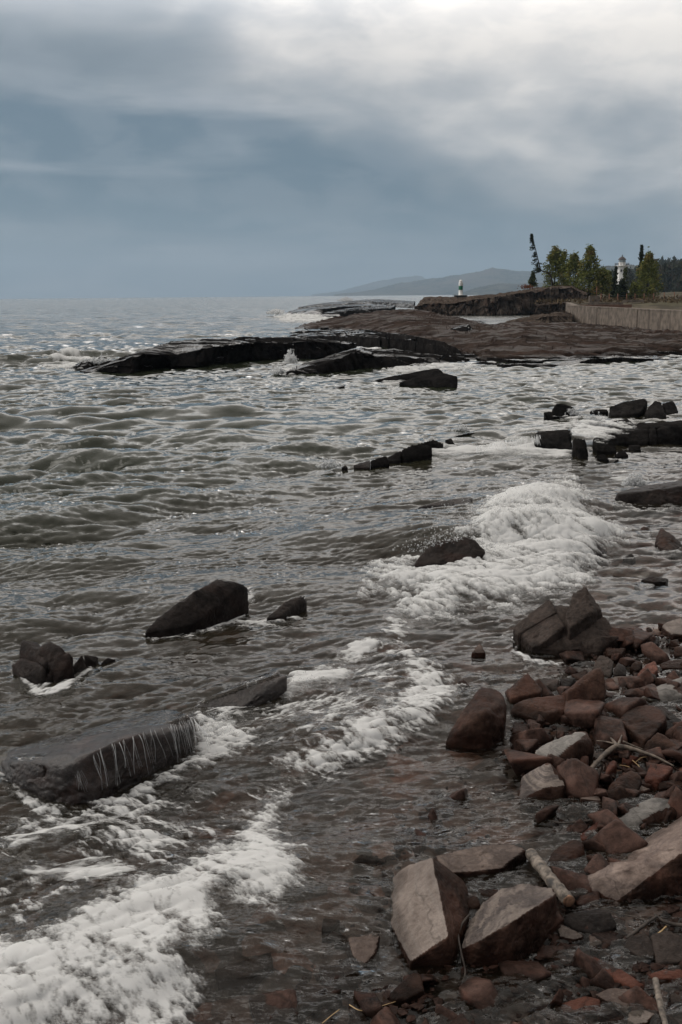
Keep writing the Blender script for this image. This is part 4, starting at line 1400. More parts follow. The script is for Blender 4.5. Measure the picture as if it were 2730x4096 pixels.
# second ledge, nearer
ledge('rock_ledge', 'second black ledge nearer and right of the long one', 'rock ledge', 'ledge',
      [[(160, 560, 563), (450, 545, 549), (620, 522, 527), (880, 502, 508), (960, 494, 500), (1090, 484, 490), (1330, 470, 476), (1420, 455, 462)],
       [(160, 527, 560), (290, 500, 552), (440, 475, 546), (465, 458, 542), (610, 410, 524), (760, 432, 510), (1090, 450, 486), (1290, 445, 474), (1420, 440, 460)],
       [(180, 515, 540), (440, 440, 515), (620, 380, 495), (780, 400, 485), (1090, 420, 462), (1300, 420, 450), (1420, 425, 440)],
       [(180, 525, 520), (440, 470, 480), (620, 400, 450), (780, 415, 440), (1090, 425, 435), (1300, 425, 430), (1420, 425, 425)]],
      300, [26, 20, 10], G5, 0.03, 0.5, 0.5, 0.10, 8)
ledge('rock_ledge', 'low black step of rock awash under the brown shelf', 'rock ledge', 'ledge',
      [[(430, 345, 350), (700, 345, 352), (790, 385, 390), (960, 372, 378), (1100, 345, 352)], [(430, 335, 346), (700, 335, 349), (800, 372, 387), (970, 326, 374), (1100, 330, 348)],
       [(440, 318, 330), (700, 322, 338), (900, 325, 350), (1000, 318, 345), (1100, 322, 338)], [(440, 328, 322), (700, 330, 328), (900, 335, 330), (1000, 330, 326), (1100, 326, 322)]],
      160, [14, 12, 6], G5, 0.03, 0.6, 0.5, 0.08, 11)
ledge('rock_ledge', 'short black shelf with a pale wash behind the low step', 'rock ledge', 'ledge',
      [[(280, 296, 300), (440, 305, 310), (670, 332, 336), (870, 330, 335)], [(300, 286, 298), (450, 288, 307), (700, 292, 332), (890, 318, 331)],
       [(320, 278, 288), (480, 265, 290), (700, 270, 305), (890, 300, 310)], [(320, 284, 280), (480, 280, 276), (700, 288, 284), (890, 305, 300)]],
      140, [14, 12, 6], G5, 0.03, 0.6, 0.5, 0.06, 13)
for lab, rw, sd_ in [
        ('lowest of the thin black shelves running out below the brown dome',
         [[(420, 186, 189), (520, 182, 185), (640, 160, 163), (830, 140, 144)], [(380, 162, 184), (520, 152, 182), (640, 138, 160), (850, 126, 141)], [(500, 135, 160), (640, 120, 145), (760, 112, 135), (880, 108, 128)], [(500, 150, 148), (640, 136, 134), (760, 128, 126), (880, 122, 120)]], 21),
        ('middle one of the thin black shelves with a grey wash on top',
         [[(170, 158, 161), (300, 164, 167), (400, 160, 163), (640, 138, 141), (820, 128, 131)], [(165, 150, 159), (320, 140, 163), (500, 118, 158), (650, 112, 137), (820, 116, 129)], [(240, 128, 145), (400, 112, 140), (560, 102, 130), (700, 98, 120), (820, 104, 116)], [(240, 138, 136), (400, 130, 128), (560, 120, 118), (700, 110, 108), (820, 108, 106)]], 22),
        ('farthest thin black shelf, its tip nearest the open lake',
         [[(230, 128, 130), (400, 118, 120), (590, 106, 109), (720, 100, 103), (1000, 118, 121)], [(240, 118, 128), (400, 104, 118), (590, 92, 107), (720, 84, 101), (1000, 100, 118)], [(400, 92, 106), (560, 80, 98), (680, 70, 94), (770, 66, 92), (1010, 80, 96)], [(400, 96, 94), (560, 90, 88), (680, 84, 82), (770, 82, 80), (1010, 88, 86)]], 23)]:
    rw = [rw[0]] + [[(x, y - (7 if k < 2 else 4), yb) for x, y, yb in r] for k, r in enumerate(rw[1:-1])] + [rw[-1]]
    ledge('rock_ledge', lab, 'rock ledge', 'ledge', rw, 200, [14, 14, 6], G5, 0.04, 1.1, 0.6, 0.10, sd_, fine=2)

# stepped wet rock between the ledges: each step a black riser facing the viewer, its top sloping back under a film of water


def steps(label, front, back, nu, nv, N, A, seed, mat='ledge', tilt_=0.9):
    u = np.linspace(0, 1, nu)
    fr_, bk_ = np.array(front, float), np.array(back, float)

    def line(a):
        ux = (a[:, 0] - a[0, 0]) / (a[-1, 0] - a[0, 0])
        return ground(np.interp(u, ux, a[:, 0]), np.interp(u, ux, a[:, 1]))
    L0, L1 = line(fr_), line(bk_)
    v = np.linspace(0, 1, nv)[:, None, None]
    P = L0[None] + (L1 - L0)[None] * v
    vv = v[..., 0] + 0 * u[None]
    ph = vv * N + tilt_ * u[None] + 0.75 * fbm(v3(P[..., 0] * .20, P[..., 1] * .07, seed), 5, .58) + 0.22 * cellhash(np.floor(P[..., 0] / .8 + .6 * perlin(v3(P[..., 0] * .3, P[..., 1] * .2, 4.4))), np.floor(vv * N * .7))
    k = np.floor(ph)
    fq = ph - k
    amp = A * np.clip(0.55 + 0.9 * perlin(v3(P[..., 0] * .16, k * 3.7, seed + 2.2)), 0.0, 1.4)
    z = amp * np.where(fq < .06, fq / .06, (1 - (fq - .06) / .94) ** .8) - 0.04
    z = z + 0.02 * fbm(P * 2.2, 3) * sstep(.06, .2, fq)
    edge = np.clip(np.minimum(u[None], 1 - u[None]) * 7 + .5 * fbm(v3(P[..., 0] * .4, P[..., 1] * .2, seed + 8), 3) - .15, 0, 1) * np.clip(np.minimum(v[..., 0], 1 - v[..., 0]) * 6 + .5 * fbm(v3(P[..., 0] * .35, P[..., 1] * .1, seed + 9), 3) + .1, 0, 1)
    P[..., 2] = z * edge - 0.12 * (1 - edge)
    o = mesh_np('rock_ledge', P.reshape(-1, 3), grid_faces(nu, nv), M[mat])
    o.data.set_sharp_from_angle(angle=R(35))
    tag(o, label, 'rock ledge')


steps('stepped black wave washed rock between the long ledge and the brown dome', [(1060, 1405), (1300, 1412), (1560, 1432), (1900, 1450)], [(1080, 1300), (1400, 1312), (1600, 1345), (1920, 1425)], 520, 260, 5.0, .42, 3)
steps('flat black wave washed rock at the foot of the brown shelf on the right', [(1750, 1462), (2000, 1478), (2300, 1468), (2900, 1450)], [(1850, 1418), (2050, 1425), (2300, 1424), (2900, 1402)], 420, 140, 3.0, .22, 5)

# the brown shelf
ledge('rock_shelf', 'broad domed shelf of bare brown rock in front of the concrete wall', 'rock shelf', 'plateau',
      [[(1180, 1312, 1316), (1350, 1318, 1322), (1480, 1328, 1332), (1583, 1352, 1356), (1716, 1374, 1379), (1838, 1412, 1417), (1930, 1442, 1447), (2100, 1430, 1436), (2300, 1430, 1436), (2500, 1424, 1430), (2900, 1410, 1416)],
       [(1180, 1308, 1313), (1350, 1308, 1317), (1480, 1316, 1327), (1583, 1330, 1348), (1716, 1345, 1368), (1838, 1382, 1407), (1930, 1408, 1436), (2100, 1390, 1426), (2300, 1398, 1426), (2500, 1398, 1422), (2900, 1388, 1408)],
       [(1220, 1296, 1306), (1400, 1282, 1308), (1600, 1280, 1325), (1750, 1310, 1350), (1900, 1350, 1388), (2100, 1340, 1390), (2300, 1350, 1390), (2500, 1360, 1390), (2900, 1372, 1392)],
       [(1280, 1280, 1300), (1420, 1256, 1298), (1550, 1240, 1295), (1660, 1237, 1295), (1800, 1262, 1300), (1930, 1300, 1325), (2050, 1302, 1335), (2250, 1303, 1335), (2500, 1318, 1345), (2900, 1340, 1370)],
       [(1300, 1282, 1284), (1450, 1262, 1276), (1560, 1250, 1270), (1680, 1248, 1268), (1800, 1268, 1275), (1960, 1296, 1294), (2060, 1288, 1296), (2250, 1288, 1298), (2500, 1302, 1310), (2900, 1320, 1330)],
       [(1300, 1286, 1282), (1450, 1276, 1272), (1560, 1268, 1264), (1680, 1266, 1262), (1800, 1272, 1268), (1960, 1294, 1290), (2060, 1294, 1290), (2250, 1294, 1290), (2500, 1306, 1300), (2900, 1325, 1320)]],
      520, [16, 40, 46, 20, 8], (0, 0, 1), 0.085, 1.1, 0.7, 0.16, 31, fine=1.1, pit=0.10)
ledge('rock', 'dark squared block of rock with a pale stripe on the edge of the brown shelf', 'rock', 'ledge',
      [[(1120, 295, 300), (1180, 318, 323), (1350, 322, 327), (1430, 310, 318)], [(1130, 285, 297), (1200, 262, 318), (1350, 234, 322), (1425, 290, 314)],
       [(1180, 250, 285), (1260, 240, 290), (1360, 230, 300), (1420, 280, 305)], [(1180, 262, 260), (1260, 266, 264), (1360, 275, 272), (1420, 290, 288)]],
      120, [20, 12, 6], G5, 0.05, 0.8, 0.7, 0.10, 33)
ledge('rock', 'dark bank of rock running up to the left end of the concrete wall', 'rock', 'cliff',
      [[(228, 214, 218), (290, 217, 222), (560, 225, 232), (740, 215, 226)], [(230, 203, 216), (290, 196, 220), (560, 160, 230), (740, 150, 222)],
       [(240, 196, 210), (300, 186, 210), (460, 150, 205), (700, 116, 200)], [(240, 200, 198), (300, 198, 194), (460, 180, 176), (700, 150, 166)]],
      160, [18, 14, 6], G6, 0.08, 0.7, 0.8, 0.16, 35)

# ---------------------------------------------------------------- headland
ledge('rock_headland', 'low rocky headland with jointed cliff face beyond the pool of water', 'headland', 'cliff',
      [[(1655, 1263, 1262.6), (1800, 1263, 1262.6), (2000, 1263, 1262.6), (2150, 1259, 1258.6), (2360, 1257, 1256.6)],
       [(1662, 1228, 1262.2), (1700, 1216, 1262.2), (1850, 1206, 1262.2), (2000, 1186, 1262.1), (2080, 1170, 1260), (2140, 1164, 1258.2), (2230, 1150, 1257.4), (2290, 1150, 1256.4), (2350, 1176, 1256.2)],
       [(1690, 1194, 1250), (1740, 1188, 1250), (1850, 1190, 1250), (1965, 1180, 1248), (2090, 1164, 1246), (2180, 1148, 1245), (2290, 1139, 1244), (2350, 1162, 1244)],
       [(1700, 1190, 1243), (1850, 1189, 1240), (2000, 1178, 1238), (2090, 1162, 1236), (2180, 1147, 1234), (2290, 1141, 1234), (2390, 1168, 1234)],
       [(1720, 1215, 1215), (1850, 1214, 1214), (2000, 1213, 1213), (2100, 1212, 1212), (2200, 1211, 1211), (2390, 1210, 1210)]],
      460, [60, 26, 14, 10], (0, 0, 1), 0.14, 0.85, 0.9, 0.40, 41, fine=2.0)
ledge('rock', 'lower step of the cliff with a pale flat top', 'rock', 'cliff',
      [[(300, 780, 779), (560, 778, 777), (700, 766, 765), (800, 757, 756)], [(310, 690, 778.5), (420, 676, 778), (640, 660, 774), (760, 640, 759.5), (800, 650, 755.5)],
       [(320, 664, 755), (450, 650, 750), (640, 622, 745), (760, 606, 740), (800, 616, 740)], [(330, 680, 735), (560, 670, 730), (800, 640, 720)]],
      170, [34, 14, 8], T2, 0.10, 0.7, 0.7, 0.25, 43, fine=1.6)
ledge('rock', 'rough rock bank with light top behind the right part of the wall', 'rock', 'cliff',
      [[(1120, 732, 739), (1280, 738, 744), (1568, 752, 758), (2000, 764, 770)], [(1130, 690, 738.5), (1270, 664, 743), (1400, 655, 749), (1568, 640, 757), (2000, 610, 769)],
       [(1150, 680, 728), (1290, 640, 728), (1568, 603, 728), (2000, 560, 728)], [(1150, 690, 715), (1290, 650, 712), (1568, 620, 708), (2000, 590, 704)]],
      200, [30, 20, 10], T2, 0.09, 0.6, 0.6, 0.25, 45, fine=1.6)


def sheet(name, rows_, nu, nv, mat, label, cat, amp, scl, kind='structure'):
    """rows of (x, y, distance)"""
    u = np.linspace(0, 1, nu)
    L_ = []
    for r in rows_:
        a = np.array(r, float)
        ux = (a[:, 0] - a[0, 0]) / (a[-1, 0] - a[0, 0])
        L_.append(at_dist(*[np.interp(u, ux, a[:, k]) for k in range(3)]))
    P = []
    for i in range(len(L_) - 1):
        for k in range(nv):
            P.append(L_[i] + (L_[i + 1] - L_[i]) * (k / nv))
    P.append(L_[-1])
    P = np.array(P)
    P[..., 2] += amp * fbm(P / scl, 5, 0.6)
    o = mesh_np(name, P.reshape(-1, 3), grid_faces(nu, len(P)), M[mat])
    return tag(o, label, cat, kind=kind)


sheet('headland_ground', [[(2270, 1262, 84), (2600, 1250, 84), (3300, 1250, 84)], [(2270, 1225, 100), (2600, 1222, 100), (3300, 1220, 100)],
                          [(2280, 1180, 122), (2400, 1192, 125), (3300, 1185, 125)], [(2250, 1168, 150), (2500, 1176, 200), (3300, 1160, 200)],
                          [(2400, 1176, 320), (2700, 1168, 400), (3300, 1150, 400)]], 90, 12, 'soil', 'scrubby ground behind the wall', 'ground', 0.12, 2.0)

# concrete wall: panels with joints, a lighter cap, an end wing turning back
A_, B_, C_ = ground(2262, 1262), ground(2288, 1290), ground(2732, 1346)
Z0 = 0.0
wall_h = 1.24
dirn = (C_ - B_)[:2] / np.linalg.norm((C_ - B_)[:2])
C2 = B_ + np.array([*dirn, 0]) * (np.linalg.norm((C_ - B_)[:2]) * 1.6)
nrm_ = np.array([-dirn[1], dirn[0]])
if nrm_[1] < 0: nrm_ = -nrm_
wall = empty('concrete_wall', (*B_[:2], 0), 'long low grey concrete wall with vertical joints across the headland', 'concrete wall')
Lw = np.linalg.norm((C2 - B_)[:2])
mbw, mbc = MB(), MB()
npan = 13
th = 0.42


def quadbox(mb_, p, q, n, t, z0, z1):
    a = np.array([p, q, q + n * t, p + n * t])
    V = np.vstack([np.c_[a, np.full(4, z0)], np.c_[a, np.full(4, z1)]])
    mb_.add(V, np.array([[0, 3, 2, 1], [4, 5, 6, 7], [0, 1, 5, 4], [1, 2, 6, 5], [2, 3, 7, 6], [3, 0, 4, 7]]))


for k in range(npan):
    a0, a1 = Lw * k / npan + 0.02, Lw * (k + 1) / npan - 0.02
    off = 0.012 * ((k * 7) % 3)
    quadbox(mbw, B_[:2] + dirn * a0 + nrm_ * off, B_[:2] + dirn * a1 + nrm_ * off, nrm_, th, -0.3, wall_h)
    quadbox(mbw, B_[:2] + dirn * (a1) + nrm_ * 0.05, B_[:2] + dirn * (a1 + .04) + nrm_ * 0.05, nrm_, th - .1, -0.3, wall_h - 0.02)
wa = (A_ - B_)[:2]; wl = np.linalg.norm(wa); wa = wa / wl
wn = np.array([wa[1], -wa[0]])
if wn[0] < 0: wn = -wn
quadbox(mbw, B_[:2] + wa * 0.02 - dirn * 0.02, B_[:2] + wa * wl, wn, 0.45, -0.3, wall_h - 0.004)
body_ = mbw.build('panel', M['concrete'], wall, smooth=False)
for k in range(npan):
    a0, a1 = Lw * k / npan, Lw * (k + 1) / npan - 0.015
    quadbox(mbc, B_[:2] + dirn * a0 - nrm_ * 0.03, B_[:2] + dirn * a1 - nrm_ * 0.03, nrm_, th + .06, wall_h + 0.003, wall_h + 0.07 + 0.006 * (k % 2))
quadbox(mbc, B_[:2] + wa * 0.5, B_[:2] + wa * wl, wn, 0.5, wall_h + 0.002, wall_h + 0.066)
cap_ = mbc.build('cap', M['concrete'], wall, smooth=False)
# low curbs and steps behind the wall


def px_bar(name, label, cat, p, q, dist, hpx, t, mat):
    a, b = at_dist(*p, dist), at_dist(*q, dist)
    u = (b - a)[:2]; u = u / np.linalg.norm(u); n = np.array([-u[1], u[0]])
    if n[1] < 0: n = -n
    hh = hpx * dist / F_PX
    z = (a[2] + b[2]) / 2
    mb_ = MB(); quadbox(mb_, a[:2], b[:2], n, t, z - hh, z)
    return tag(mb_.build(name, M[mat], smooth=False), label, cat)


def T(x, y): return (2000 + x * .4656, 900 + y * .4656)


px_bar('concrete_curb', 'long rusty concrete curb seen just over the top of the wall', 'curb', T(690, 684), T(1135, 684), 90, 22, 0.4, 'rust_concrete')
px_bar('concrete_curb', 'short pale concrete curb in front of the rusty posts', 'curb', T(758, 663), T(1062, 666), 100, 11, 0.4, 'concrete')
px_bar('concrete_slab', 'pale concrete slab lying by the foot of the right rusty posts', 'concrete slab', T(1056, 643), T(1240, 645), 104, 9, 0.8, 'concrete')
st_ = MB()
for k in range(4):
    a, b = at_dist(*T(772, 655 - 15 * k), 104 + 0.4 * k), at_dist(*T(862, 655 - 15 * k), 104 + 0.4 * k)
    st_.box((a[0], a[1], a[2] - 0.16), (b[0], a[1] + 0.399, a[2]))
tag(st_.build('stone_steps', M['concrete'], smooth=False), 'four weathered concrete steps left of the rusty posts', 'steps')

# fence: each post a thing, the cable another
posts = [(832, 535, 605, 112), (870, 590, 662, 108), (940, 594, 660, 108), (1014, 592, 660, 108), (1090, 592, 645, 109), (1162, 590, 640, 110), (1240, 590, 645, 111), (1322, 590, 640, 112), (1413, 582, 625, 113), (1500, 578, 620, 114), (1590, 574, 616, 115)]
plab = ['tall rusty post standing alone above the steps', 'rusty fence post nearest the steps', 'second rusty fence post from the steps', 'third rusty fence post from the steps', 'rusty fence post by the left end of the pale slab',
        'rusty fence post in front of the tree right of the lighthouse', 'rusty fence post at the right end of the pale slab', 'rusty fence post left of the last tree', 'rusty fence post among the shrubs at the far right', 'last rusty fence post at the right edge', 'rusty fence post beyond the right edge']
tops = []
for (x, y0, y1, dd), lb in zip(posts, plab):
    a, b = at_dist(*T(x, y1 + 6), dd), at_dist(*T(x + 1, y0), dd)
    mb_ = MB().tube([a, (a + b) / 2, b], [0.045, 0.04, 0.04], 8)
    mb_.tube([b + np.array([0, 0, 0.0]), b + np.array([0, 0, 0.03])], [0.06, 0.05], 8)
    tag(mb_.build('fence_post', M['rust']), lb, 'fence post', 'rusty fence posts')
    tops.append(b)
mb_ = MB()
for a, b in zip(tops[1:-1], tops[2:]):
    s_ = np.linspace(0, 1, 8)[:, None]
    path = a + (b - a) * s_; path[:, 2] -= 0.12 + 0.25 * (s_ * (1 - s_))[:, 0]
    mb_.tube(path, 0.014, 5)
tag(mb_.build('fence_cable', M['iron']), 'thin dark cable sagging between the rusty posts', 'cable')

# ---------------------------------------------------------------- harbour beacon
bd = 132.0
ub = bd / F_PX


def beacon():
    c = at_dist(2000 - 158, 1195, bd); 
    c = at_dist(1843, 1184, bd)
    root = empty('light_beacon', c - np.array([0, 0, 12 * ub]), 'white cylindrical light beacon with a green band on a black base', 'beacon')
    mb_ = MB()
    mb_.box((c[0] - 23 * ub, c[1] - 23 * ub, c[2] - 12 * ub), (c[0] + 23 * ub, c[1] + 23 * ub, c[2] + 1 * ub))
    mb_.box((c[0] - 24.5 * ub, c[1] - 24.5 * ub, c[2] + 1.05 * ub), (c[0] + 24.5 * ub, c[1] + 24.5 * ub, c[2] + 3 * ub))
    mb_.box((c[0] + 25 * ub, c[1] - 6 * ub, c[2] - 12 * ub), (c[0] + 62 * ub, c[1] + 8 * ub, c[2] - 4 * ub))
    mb_.build('base', M['iron'], root, smooth=False)
    z = c + np.array([0, 0, 3 * ub])
    r = 7.6 * ub
    MB().lathe(z, [(r * 1.12, 0), (r * 1.12, 1 * ub), (r, 1 * ub), (r, 20 * ub)], 24).build('lower_post', M['white'], root)
    MB().lathe(z, [(r * 1.012, 20.05 * ub), (r * 1.012, 35.5 * ub)], 24).build('green_band', M['green'], root)
    MB().lathe(z, [(r, 35.55 * ub), (r, 47 * ub), (r * .98, 49 * ub), (0.01, 49.3 * ub)], 24).build('upper_post', M['white'], root)
    MB().lathe(z, [(r * .78, 49.3 * ub), (r * .85, 52 * ub), (r * .8, 55 * ub), (r * .5, 57.5 * ub), (0.005, 58.5 * ub)], 20).build('lamp_dome', M['white'], root)
    MB().tube([z + np.array([r * 1.04, -r * .3, 4 * ub]), z + np.array([r * 1.04, -r * .3, 48 * ub])], 0.5 * ub, 6).build('ladder', M['iron'], root)


beacon()

# ---------------------------------------------------------------- lighthouse
ld = 300.0
ul = ld * .4656 / F_PX


def lighthouse():
    c = at_dist(*T(1035, 640), ld)
    root = empty('lighthouse', c, 'white lighthouse tower with dark red lantern roof standing among the trees', 'lighthouse')

    def oct_(prof, sides=8):
        return MB().lathe(c, [(r * ul, z * ul) for r, z in prof], sides)
    oct_([(50, 0), (36, 180), (34, 255), (37, 258), (50, 262)]).build('tower', M['white'], root, smooth=False)
    MB().box((c[0] - 60 * ul, c[1] - 50 * ul, c[2]), (c[0] + 60 * ul, c[1] + 30 * ul, c[2] + 70 * ul)).build('base_building', M['white'], root, smooth=False)
    oct_([(30, 262), (58, 262), (58, 267), (30, 267)]).build('gallery_deck', M['white'], root, smooth=False)
    rail = MB()
    for k in range(16):
        a = k * math.pi / 8
        p = c + np.array([math.cos(a) * 55 * ul, math.sin(a) * 55 * ul, 267 * ul])
        rail.tube([p, p + np.array([0, 0, 19 * ul])], 1.1 * ul, 5)
    for zz in (9, 18):
        th_ = np.linspace(0, 2 * math.pi, 33)
        rail.tube(np.stack([c[0] + np.cos(th_) * 55 * ul, c[1] + np.sin(th_) * 55 * ul, np.full(33, c[2] + (267 + zz) * ul)], -1), 0.9 * ul, 5, False)
    rail.build('gallery_railing', M['roof'], root)
    oct_([(29, 267), (29, 290), (31, 290), (31, 292), (27, 292)]).build('lantern_wall', M['white'], root, smooth=False)
    oct_([(26, 292), (26, 313)]).build('lantern_glass', M['glass'], root, smooth=False)
    bars = MB()
    for k in range(8):
        a = (k + .0) * math.pi / 4
        p = c + np.array([math.cos(a) * 26.5 * ul, math.sin(a) * 26.5 * ul, 292 * ul])
        bars.tube([p, p + np.array([0, 0, 21 * ul])], 1.2 * ul, 5)
    bars.build('lantern_bars', M['iron'], root)
    rf = oct_([(26, 312.5), (34, 313), (33, 316), (20, 328), (6, 338), (3, 339)]).build('roof', M['roof'], root, smooth=False)
    MB().lathe(c, [(2.5 * ul, 339 * ul), (5 * ul, 342 * ul), (4 * ul, 346 * ul), (1.2 * ul, 348 * ul), (1.2 * ul, 356 * ul), (.2 * ul, 357 * ul)], 10).build('finial', M['iron'], root)
    MB().box((c[0] - 18 * ul, c[1] - 36 * ul, c[2] + 218 * ul), (c[0] - 8 * ul, c[1] - 30 * ul, c[2] + 236 * ul)).build('window', M['iron'], root, smooth=False)


lighthouse()


# ---------------------------------------------------------------- trees
def leaf_quads(C, size, rs, flat=0.5, elong=1.6, droop=0.0):
    """small leaf sprays: one jagged quad per centre"""
    n = len(C)
    a = rs.normal(size=(n, 3)); a[:, 2] = a[:, 2] * flat - droop
    a /= np.linalg.norm(a, axis=1)[:, None]
    b = np.cross(a, rs.normal(size=(n, 3))); b /= np.linalg.norm(b, axis=1)[:, None]
    s = size * rs.uniform(.55, 1.25, n)[:, None]
    V = np.stack([C - a * s * elong * .5, C + b * s * .42, C + a * s * elong * .5, C - b * s * .30], 1).reshape(-1, 3)
    return V, np.arange(4 * n).reshape(n, 4)


def tree(name, label, base_px, top_y, half_px, dist, kind, mat, n, seed, cat='tree', group=None, lean=0.0, lift=0.06, leaf=None, pw=0.8):
    rs = np.random.RandomState(seed)
    b = at_dist(*T(*base_px), dist)
    u = dist * .4656 / F_PX
    H = (base_px[1] - top_y) * u
    Rr = half_px * u
    root = empty(name, b, label, cat, group)
    leaf = leaf or (0.20 if kind == 'cedar' else 0.17)
    cl = []
    limbs = []
    nb = n // 16
    for k in range(nb):
        t = rs.rand() ** (0.85 if kind == 'cedar' else 0.9)
        t = lift + (1 - lift) * t
        if kind == 'cedar':
            prof = np.interp(t, [0, .08, .30, .6, .85, 1], [.72, .92, 1.0, .72, .36, .05])
        else:
            prof = (1 - t) ** pw * (0.82 + 0.32 * (((t * 9) % 1) < .6)) + 0.02
        th_ = rs.uniform(0, 2 * math.pi)
        lump = 0.80 + 0.45 * perlin(v3(math.cos(th_) * 1.3 + seed, math.sin(th_) * 1.3, t * 5.5))
        rr = Rr * prof * float(lump) * rs.uniform(.45, 1.05)
        z = t * H
        e = np.array([math.cos(th_), math.sin(th_), 0])
        if kind == 'cedar':
            tip = np.array([lean * t * H, 0, z]) + e * rr
            q = tip + rs.normal(size=(16, 3)) * np.array([.16, .16, .22]) * (0.35 + 0.5 * Rr / 1.2)
        else:
            s_ = rs.rand(16, 1) ** .7
            q = np.array([lean * t * H, 0, z]) + e * rr * s_ + rs.normal(size=(16, 3)) * np.array([.05, .05, .04])
            q[:, 2] -= 0.30 * rr * s_[:, 0] ** 1.5 - 0.10 * rr * s_[:, 0] ** 4
        cl.append(q)
        if rr > 0.3 * Rr and len(limbs) < 26:
            limbs.append((z, e, rr * .8))
    Cc = np.vstack(cl)
    V, F = leaf_quads(Cc, leaf, rs, 0.7, 1.8, 0.35 if kind == 'spruce' else 0.0)
    mesh_np('crown', V, F, M[mat], root, smooth=False)
    tr = MB()
    zs = np.linspace(-0.3, H * .97, 9)
    tr.tube(np.stack([lean * np.maximum(zs, 0), 0.03 * np.sin(zs * 2), zs], -1), np.linspace(0.035 * H * .7, 0.012, 9), 8)
    for z, e, l in limbs:
        p0 = np.array([lean * z, 0, z - .1 * l])
        tr.tube([p0, p0 + e * l * .5 + np.array([0, 0, .02]), p0 + e * l + np.array([0, 0, -.05 * l])], [0.02, 0.013, 0.005], 5)
    tr_o = tr.build('trunk', M['bark'])
    tr_o.parent = root; tr_o.location = (0, 0, 0)
    tr_o.data.transform(Matrix.Translation(Vector(tr_origin(tr))))
    return root


def tr_origin(mb_):
    V = np.vstack(mb_.v)
    return [float((V[:, 0].min() + V[:, 0].max()) / 2), float((V[:, 1].min() + V[:, 1].max()) / 2), float(V[:, 2].min())]


G_ = 'trees of the headland'
tree('spruce_tree', 'small bushy young spruce at the left end of the trees', (282, 530), 418, 64, 116, 'spruce', 'spruce', 1700, 51, group=G_, lift=.02)
tree('cedar_tree', 'ragged dark cedar from which the bare leaning spruce sticks out', (470, 545), 232, 126, 124, 'cedar', 'cedar', 3000, 52, group=G_)
tree('cedar_tree', 'narrow cedar top just right of the ragged dark cedar', (545, 545), 258, 80, 126, 'cedar', 'cedar', 1500, 62, group=G_)
tree('cedar_tree', 'lower rounded cedar between the ragged one and the tall pointed one', (630, 560), 285, 106, 122, 'cedar', 'cedar', 2600, 53, group=G_)
tree('cedar_tree', 'tall pointed cedar in the middle of the group', (765, 600), 240, 130, 120, 'cedar', 'cedar', 3400, 54, group=G_)
tree('cedar_tree', 'short reddish cedar right of the tall pointed one', (875, 610), 400, 90, 121, 'cedar', 'cedar', 1400, 55, group=G_)
tree('cedar_tree', 'small rust tinted cedar left of the lighthouse', (930, 610), 425, 58, 128, 'cedar', 'cedar', 1000, 63, group=G_)
tree('spruce_tree', 'slim black green spruce in front of the lighthouse on its left', (985, 650), 382, 54, 118, 'spruce', 'darkspruce', 1900, 56, group=G_, pw=.65)
tree('spruce_tree', 'thin spruce in front of the lighthouse on its right', (1066, 640), 395, 56, 120, 'spruce', 'spruce', 1200, 57, group=G_)
tree('cedar_tree', 'low cedar bush at the foot of the lighthouse trees', (1040, 655), 500, 60, 117, 'cedar', 'darkspruce', 1100, 64, group=G_)
tree('spruce_tree', 'tall thin spruce top poking above the broad right hand tree', (1195, 640), 218, 44, 123, 'spruce', 'darkspruce', 2000, 58, group=G_, pw=.5)
tree('cedar_tree', 'broad dense tree at the right end of the group', (1262, 640), 300, 132, 119, 'cedar', 'cedar', 4200, 59, group=G_)
tree('cedar_tree', 'low spreading bush below the broad right hand tree', (1150, 640), 520, 60, 119, 'cedar', 'cedar', 1100, 65, group=G_)


def leaning_spruce():
    dd = 122
    u = dd * .4656 / F_PX
    rs = np.random.RandomState(77)
    pts = [(455, 520), (440, 440), (415, 408), (375, 402), (352, 385), (338, 335), (318, 250), (298, 170), (284, 120), (273, 84)]
    path = np.array([at_dist(*T(*q), dd) for q in pts])
    s0 = np.linspace(0, 1, len(pts)); s1 = np.linspace(0, 1, 40)
    path = np.stack([np.interp(s1, s0, path[:, k]) for k in range(3)], -1)
    root = empty('leaning_spruce', path[0], 'bare wind bent spruce leaning left with branches on one side', 'tree', G_)
    MB().tube(path, np.linspace(0.10, 0.02, 40), 8).build('trunk', M['bark'], root)
    cl, br = [], MB()
    for i in range(15, 40):
        for r in range(5 if i < 32 else 6):
            if i < 35 and rs.rand() < .42: continue
            f = (i - 15) / 24
            L_ = u * np.interp(f, [0, .15, .35, .6, .8, 1], [92, 74, 56, 44, 26, 6]) * rs.uniform(.35, 1.1)
            if rs.rand() < 0.25: L_ *= .5
            a = rs.normal() * .5
            e = np.array([-math.cos(a), math.sin(a), rs.uniform(-.5, .12)])
            if i > 36 or rs.rand() < .06: e = np.array([rs.normal() * .8, rs.normal() * .8, -.1]); L_ *= .6
            p0 = path[i]; p1 = p0 + e * L_
            br.tube([p0, (p0 + p1) / 2 + np.array([0, 0, .03]), p1], [.016, .010, .004], 5)
            m_ = int(15 + 8 * f + 8 * rs.rand())
            s_ = rs.uniform(.15 if f > .5 else .30, 1.05, (m_, 1))
            cl.append(p0 + e * L_ * s_ + rs.normal(size=(m_, 3)) * .05)
    br.build('branch', M['bark'], root)
    V, F = leaf_quads(np.vstack(cl), 0.12, rs, .6, 1.7, .3)
    mesh_np('crown', V - np.array(root.location), F, M['darkspruce'], root, smooth=False)


leaning_spruce()
